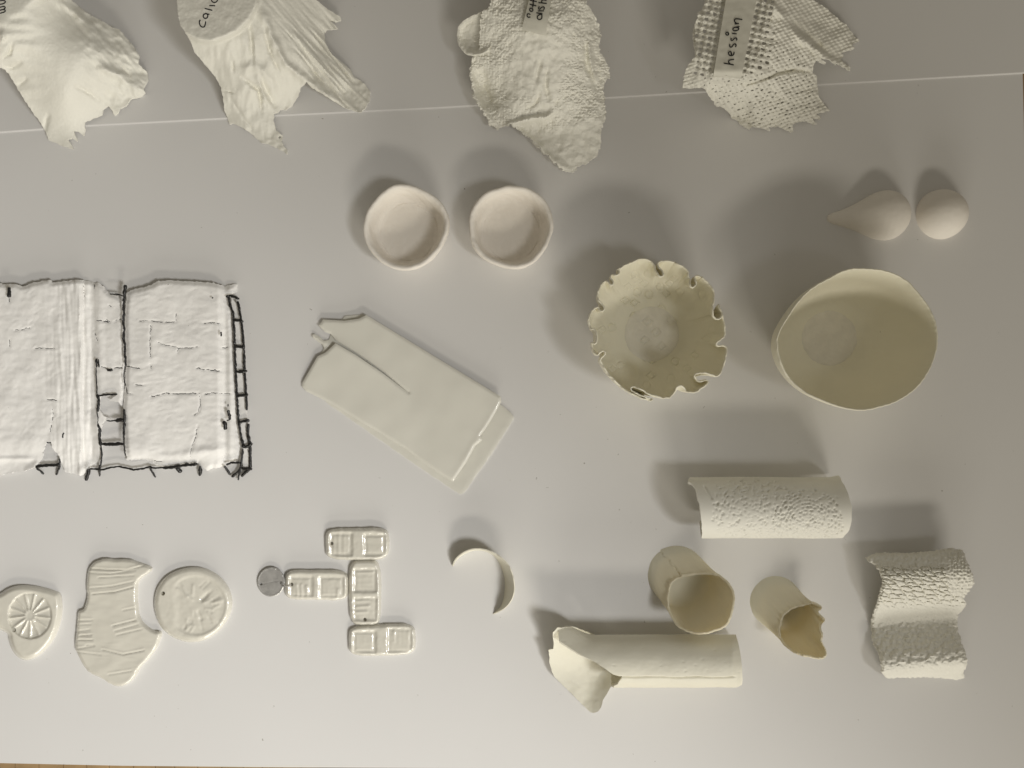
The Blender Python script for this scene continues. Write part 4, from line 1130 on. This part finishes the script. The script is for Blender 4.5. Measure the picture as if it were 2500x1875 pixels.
hz = np.maximum(hz + 2.0 * fbm(tt * 1.2, tt * 0, 3, 3), 1.5)
txw, tyw = at(ru, rv, hz)
rows = 22; G = np.zeros((rows, n, 3))
for i in range(rows):
    t = i / (rows - 1)
    # the wall bellies outwards a little
    G[i, :, 0] = bu + (txw - bu) * t ** 0.8; G[i, :, 1] = bv + (tyw - bv) * t ** 0.8; G[i, :, 2] = .2 + hz * t
nn = normals(G)
V, F = shell_grid(G, G - nn * 2.4)
o = link_mesh('shell_curl', V, F, M['bone'], None, (1200, 1420, 0), 60)
tag(o, 'thin curved sliver of porcelain standing on edge like a crescent', 'shard')

# ------------------------------------------------------------------ plastered wire book
root = empty('plaster_book', (300, 920, 0))
tag(root, 'white cracked plaster panels over a black wire frame, entering from the left edge', 'wire sculpture')
of = (0, 640); q = .3616
ol = [(-150,690),(0,694),(36,694),(58,700),(80,690),(94,687),(123,683),(127,690),(145,687),(181,683),(217,685),(231,692),(240,690),(253,701),(268,718),(285,722),(300,736),(302,760),(303,800),(304,850),(306,893),(303,915),(303,940),(305,960),(300,985),(301,1000),(298,1012),(290,1016),
      (268,1020),(256,1024),(249,1036),(246,1048),(247,1080),(249,1100),(247,1120),(242,1124),(221,1139),(199,1161),(180,1157),(159,1153),(150,1128),(145,1114),(130,1096),(123,1079),(112,1081),(105,1099),(101,1121),(87,1139),(60,1150),(36,1153),(0,1161),(-150,1160)]
ol = rough_loop(rough_loop(resample(ol, 2.6), 1.6, 9, 3), 1.3, 3.5, 9)
holeA = rough_loop(resample(zoomed([(680,905),(790,895),(735,935),(800,945),(822,975),(832,1045),(770,1060),(700,1040),(672,1000),(670,930)], of, q), 3), 1.0, 8, 4)
crk = [[(100,462),(150,456),(205,444)],[(238,582),(290,578),(330,584),(375,580)],[(320,930),(360,928),(386,936)],[(355,985),(362,1020),(352,1072)],[(345,1100),(342,1145)],
       [(650,395),(690,398),(738,405)],[(715,385),(740,404)],[(772,402),(800,390),(832,382)],[(640,478),(655,505),(658,535)],[(682,705),(740,722),(790,712),(832,714)],[(850,702),(880,705),(915,720),(945,718)],
       [(940,396),(1020,394),(1100,404),(1180,404)],[(1375,414),(1420,406),(1484,414)],[(1018,425),(1016,480),(1012,560),(1016,640)],[(1060,538),(1110,560),(1160,566),(1210,582),(1280,580),(1340,570)],[(1205,590),(1198,612)],[(1188,350),(1190,400)],
       [(1015,690),(1022,720)],[(1330,716),(1380,728),(1430,730),(1490,736)],[(1020,908),(1080,896),(1120,884),(1200,888),(1280,888),(1345,884)],[(1375,892),(1440,884),(1565,888)],[(1350,900),(1352,960),(1345,1010),(1308,1032)],[(1335,1105),(1320,1180),(1296,1250),(1284,1308)],
       [(915,828),(980,832)],[(850,840),(860,885),(895,888)],[(1040,1342),(1100,1345)],[(735,290),(755,300)],[(60,240),(62,275)],[(66,520),(66,570)],[(560,150),(566,200),(572,240)],[(636,150),(640,182)],[(1540,575),(1500,580)]]
crk = [zoomed(c, of, q) for c in crk]
seamw = zoomed([(650,650),(652,760),(656,880),(664,1000)], of, q)
def z_left(u, v, d):
    z = 22 + 2.5 * fbm(u / 70, v / 90, 4, 2)
    z = z - 12 * np.exp(-((u - 222) / 20) ** 2) + 3 * np.exp(-((u - 196) / 8) ** 2) - 4 * np.exp(-((u - 204) / 4) ** 2) + 3 * np.exp(-((u - 214) / 4) ** 2)
    z = z - 9 * sstep(235, 260, u) * 0.6 + 3 * noise(u / 7, v / 80, 6) * sstep(90, 190, u) * sstep(245, 225, u)
    z = z - 8 * sstep(9, 0, d) * (v < 1000) - 12 * sstep(1075, 1145, v) + 4 * np.exp(-((v - 1120) / 5.) ** 2) * sstep(100, 60, u)
    z = z + ridge(u, v, [(60,1150),(80,1140),(98,1125)], 10, 8) + ridge(u, v, [(196,1160),(206,1145),(225,1134)], 10, 10)
    z = z + ridge(u, v, [(222,1000),(232,1030),(240,1060)], 12, 8)
    z = z + 0.8 * fbm(u / 24, v / 16, 7, 2) + .35 * noise(u / 3.2, v / 3.2, 9)
    z = z + 0.6 * noise((u + v) / 7., (u - v) / 30., 12) * sstep(0.05, .3, noise(u / 50, v / 50, 3))
    for c in crk: z = z - 2.2 * np.exp(-(segdist(u, v, c) / 1.8) ** 2)
    return z
sheet('plaster_sheet', ol, z_left, 3.6, M['plaster'], thick=5, holes=[holeA], parent=root, sharp=50)
ol2 = [(309,714),(330,705),(354,701),(370,694),(383,687),(409,684),(445,686),(481,687),(524,691),(546,698),(579,694),(578,712),(560,720),(553,726),(560,750),(564,767),(568,810),(571,857),(575,910),(579,965),(582,1020),(586,1074),(587,1100),(586,1121),(560,1134),(542,1139),(520,1144),(506,1150),(494,1140),(485,1130),(440,1136),(398,1143),(380,1136),(365,1125),(335,1122),(310,1124),(306,1095),(304,1056),(302,1030),(300,994),(303,965),(306,940),(305,915),(309,893),(306,850),(304,785)]
ol2 = rough_loop(rough_loop(resample(ol2, 2.6), 1.5, 9, 6), 1.2, 3.5, 4)
def z_right(u, v, d):
    z = 23 + 2.5 * fbm(u / 80, v / 80, 6, 2)
    z = z - 12 * sstep(530, 552, u) + 5 * np.exp(-((u - 562) / 8) ** 2) - 7 * sstep(10, 0, d)
    z = z - 9 * sstep(1095, 1130, v) + 5 * ridge(u, v, [(370,1118),(440,1112),(500,1102),(560,1090)], 9, 1)
    z = z + 0.8 * fbm(u / 26, v / 14, 9, 2) + .35 * noise(u / 3.2, v / 3.2, 2)
    z = z + 0.7 * noise((u * .3 + v) / 5., (u - v * .3) / 30., 13) * sstep(0., .3, noise(u / 60, v / 60, 8))
    for c in crk: z = z - 2.2 * np.exp(-(segdist(u, v, c) / 1.8) ** 2)
    return z
sheet('plaster_sheet', ol2, z_right, 3.6, M['plaster'], thick=5, parent=root, sharp=50)
rail = zoomed([(1560,240),(1605,290),(1635,480),(1645,700),(1660,930),(1672,1100),(1684,1240),(1690,1380),(1640,1380),(1625,1240),(1608,1080),(1595,900),(1588,720),(1580,560),(1575,380)], of, q)
sheet('plaster_strip', rough_loop(resample(rail, 4), 1, 8, 4), lambda u, v, d: 9 + 1.2 * fbm(u / 9, v / 9, 3, 3), 5, M['plaster'], thick=4, parent=root)
# cracks that show the black frame beneath
for i, c in enumerate(crk):
    zf = seen(z_left) if c[0][0] < 304 else seen(z_right)
    p = resample(c, 2.0, False); p = rough_loop(rough_loop(p, 1.8, 9, i), 1.2, 3, i + 7)
    z = zf(p[:, 0], p[:, 1]); x, y = at(p[:, 0], p[:, 1], z)
    r = (.55 + .55 * np.clip(.5 + fbm(p[:, 0] / 9, p[:, 1] / 9, i, 2), 0, 1)) * (1.25 if i in (2, 5, 9, 10, 18, 19) else .8)
    r[0] = r[-1] = .25
    tube_path('crack', np.stack([x, y, z + .5], 1), r, M['tape'], root, 5, flat=.6)
wires = [  # (points in view, width, height start, height end, jag)
 ([(1540,228),(1552,285),(1575,345),(1582,470),(1585,580),(1592,740),(1600,900),(1612,1090),(1628,1180),(1645,1240)], 3.0, 17, 14),
 ([(1605,262),(1625,370),(1640,480),(1648,600),(1650,700),(1660,860),(1668,1000)], 3.0, 16, 14),
 ([(1676,1090),(1674,1160),(1688,1235),(1692,1390)], 3.6, 14, 12),
 ([(1525,232),(1560,226),(1616,248)], 3.6, 19, 17), ([(1575,390),(1612,392),(1642,402)], 3.6, 17, 16), ([(1585,568),(1650,574)], 4.2, 17, 16),
 ([(1590,740),(1640,740),(1668,734)], 4.0, 17, 16), ([(1600,906),(1636,898),(1675,896)], 4.0, 17, 16), ([(1610,1082),(1650,1074),(1684,1066)], 4.0, 16, 15),
 ([(1632,1232),(1660,1250),(1702,1222)], 4.4, 16, 15), ([(1630,1392),(1700,1398)], 3.6, 13, 12), ([(1640,1260),(1634,1330),(1622,1400),(1608,1470)], 2.6, 16, 10),
 ([(1690,1395),(1660,1415),(1634,1446)], 3.8, 13, 5), ([(1632,1385),(1596,1425),(1566,1450)], 3.4, 13, 5), ([(1530,1368),(1560,1352),(1622,1356)], 3.0, 16, 15), ([(1516,1378),(1556,1434)], 3.4, 15, 5),
 ([(1350,1378),(1354,1410),(1350,1440)], 4.4, 14, 5), ([(1190,1384),(1222,1418)], 4.6, 14, 6), ([(1010,1384),(1030,1420),(1052,1452)], 2.2, 14, 4),
 ([(605,1394),(690,1402),(740,1388),(790,1380),(850,1388),(905,1404),(960,1396),(1010,1380),(1030,1390),(1100,1388)], 2.4, 14, 15),
 ([(1100,1390),(1180,1382),(1240,1372),(1330,1362)], 4.2, 15, 15), ([(600,1400),(594,1430),(582,1472)], 4.4, 14, 4), ([(672,1370),(672,1445)], 2.4, 15, 5),
 ([(240,1382),(300,1372),(405,1368)], 4.2, 14, 14), ([(242,1384),(298,1432)], 2.4, 14, 4), ([(406,1376),(380,1434)], 2.6, 14, 4), ([(402,1325),(404,1378)], 2.0, 15, 14),
 ([(315,1217),(345,1217)], 1.6, 20, 20), ([(62,170),(62,240)], 4.2, 31, 32),
 ([(848,155),(840,205),(838,262)], 4.2, 30, 30), ([(838,262),(833,310),(838,352),(832,400),(840,440),(836,480),(832,520),(846,560),(842,600),(846,650),(850,700)], 2.7, 30, 30),
 ([(845,700),(834,760),(840,810),(848,836)], 1.2, 29, 29), ([(838,995),(842,1040),(840,1090),(836,1170)], 3.0, 26, 26), ([(836,1170),(838,1260),(848,1308)], 1.6, 26, 24),
 ([(742,215),(790,218),(832,228)], 1.8, 22, 24), ([(650,652),(652,710)], 2.6, 24, 24), ([(662,655),(670,712)], 1.6, 24, 24), ([(648,712),(650,770),(654,830),(655,890)], 1.5, 23, 22), ([(655,890),(668,930),(664,980),(658,1010)], 3.4, 20, 20),
 ([(655,1010),(662,1050),(660,1090)], 1.2, 22, 20), ([(664,1090),(676,1140),(672,1200),(684,1240)], 3.6, 20, 18), ([(682,1240),(688,1290),(684,1345),(674,1400)], 2.0, 18, 16),
 ([(670,902),(720,894),(790,892)], 2.4, 20, 24), ([(720,1072),(775,1072)], 1.8, 20, 22), ([(775,1070),(835,1064)], 4.4, 22, 24), ([(690,1228),(760,1230),(835,1226)], 4.2, 18, 24),
 ([(725,728),(760,730)], 3.0, 25, 25), ([(1540,998),(1552,1040),(1552,1062)], 3.4, 31, 25), ([(1512,1072),(1522,1100),(1522,1130)], 4.4, 30, 27), ([(1530,1070),(1555,1060)], 1.8, 29, 27),
 ([(1494,470),(1496,500)], 1.8, 32, 32), ([(430,1150),(424,1185)], 2.0, 22, 22), ([(1433,240),(1438,246)], 2.2, 33, 33), ([(1540,960),(1544,972)], 1.4, 29, 28)]
for i, (p, r, z0, z1) in enumerate(wires):
    p = rough_loop(resample(zoomed(p, of, q), 3.5, False), 1.1, 7, i + 3)
    u, v = p[:, 0], p[:, 1]
    z = np.linspace(z0, z1, len(p))
    # where a wire lies over plaster it rides on it
    for olx, zf in ((ol, z_left), (ol2, z_right)):
        k = inside(u, v, olx)
        if olx is ol: k &= ~inside(u, v, holeA)
        zz = zf(u, v, segdist(u, v, olx, True))
        z = np.where(k, np.maximum(z, zz - r * .35), z)
    x, y = at(u, v, z)
    rr = r * (.98 + .34 * fbm(u / 7, v / 7, i, 3)); rr[0] *= .7; rr[-1] *= .7
    tube_path('wire', np.stack([x, y, np.maximum(z, r)], 1), np.maximum(rr, .5), M['tape'], root, 7)

# helper records are not part of the scene
for o in list(SC.objects):
    if '_o' in o: del o['_o']
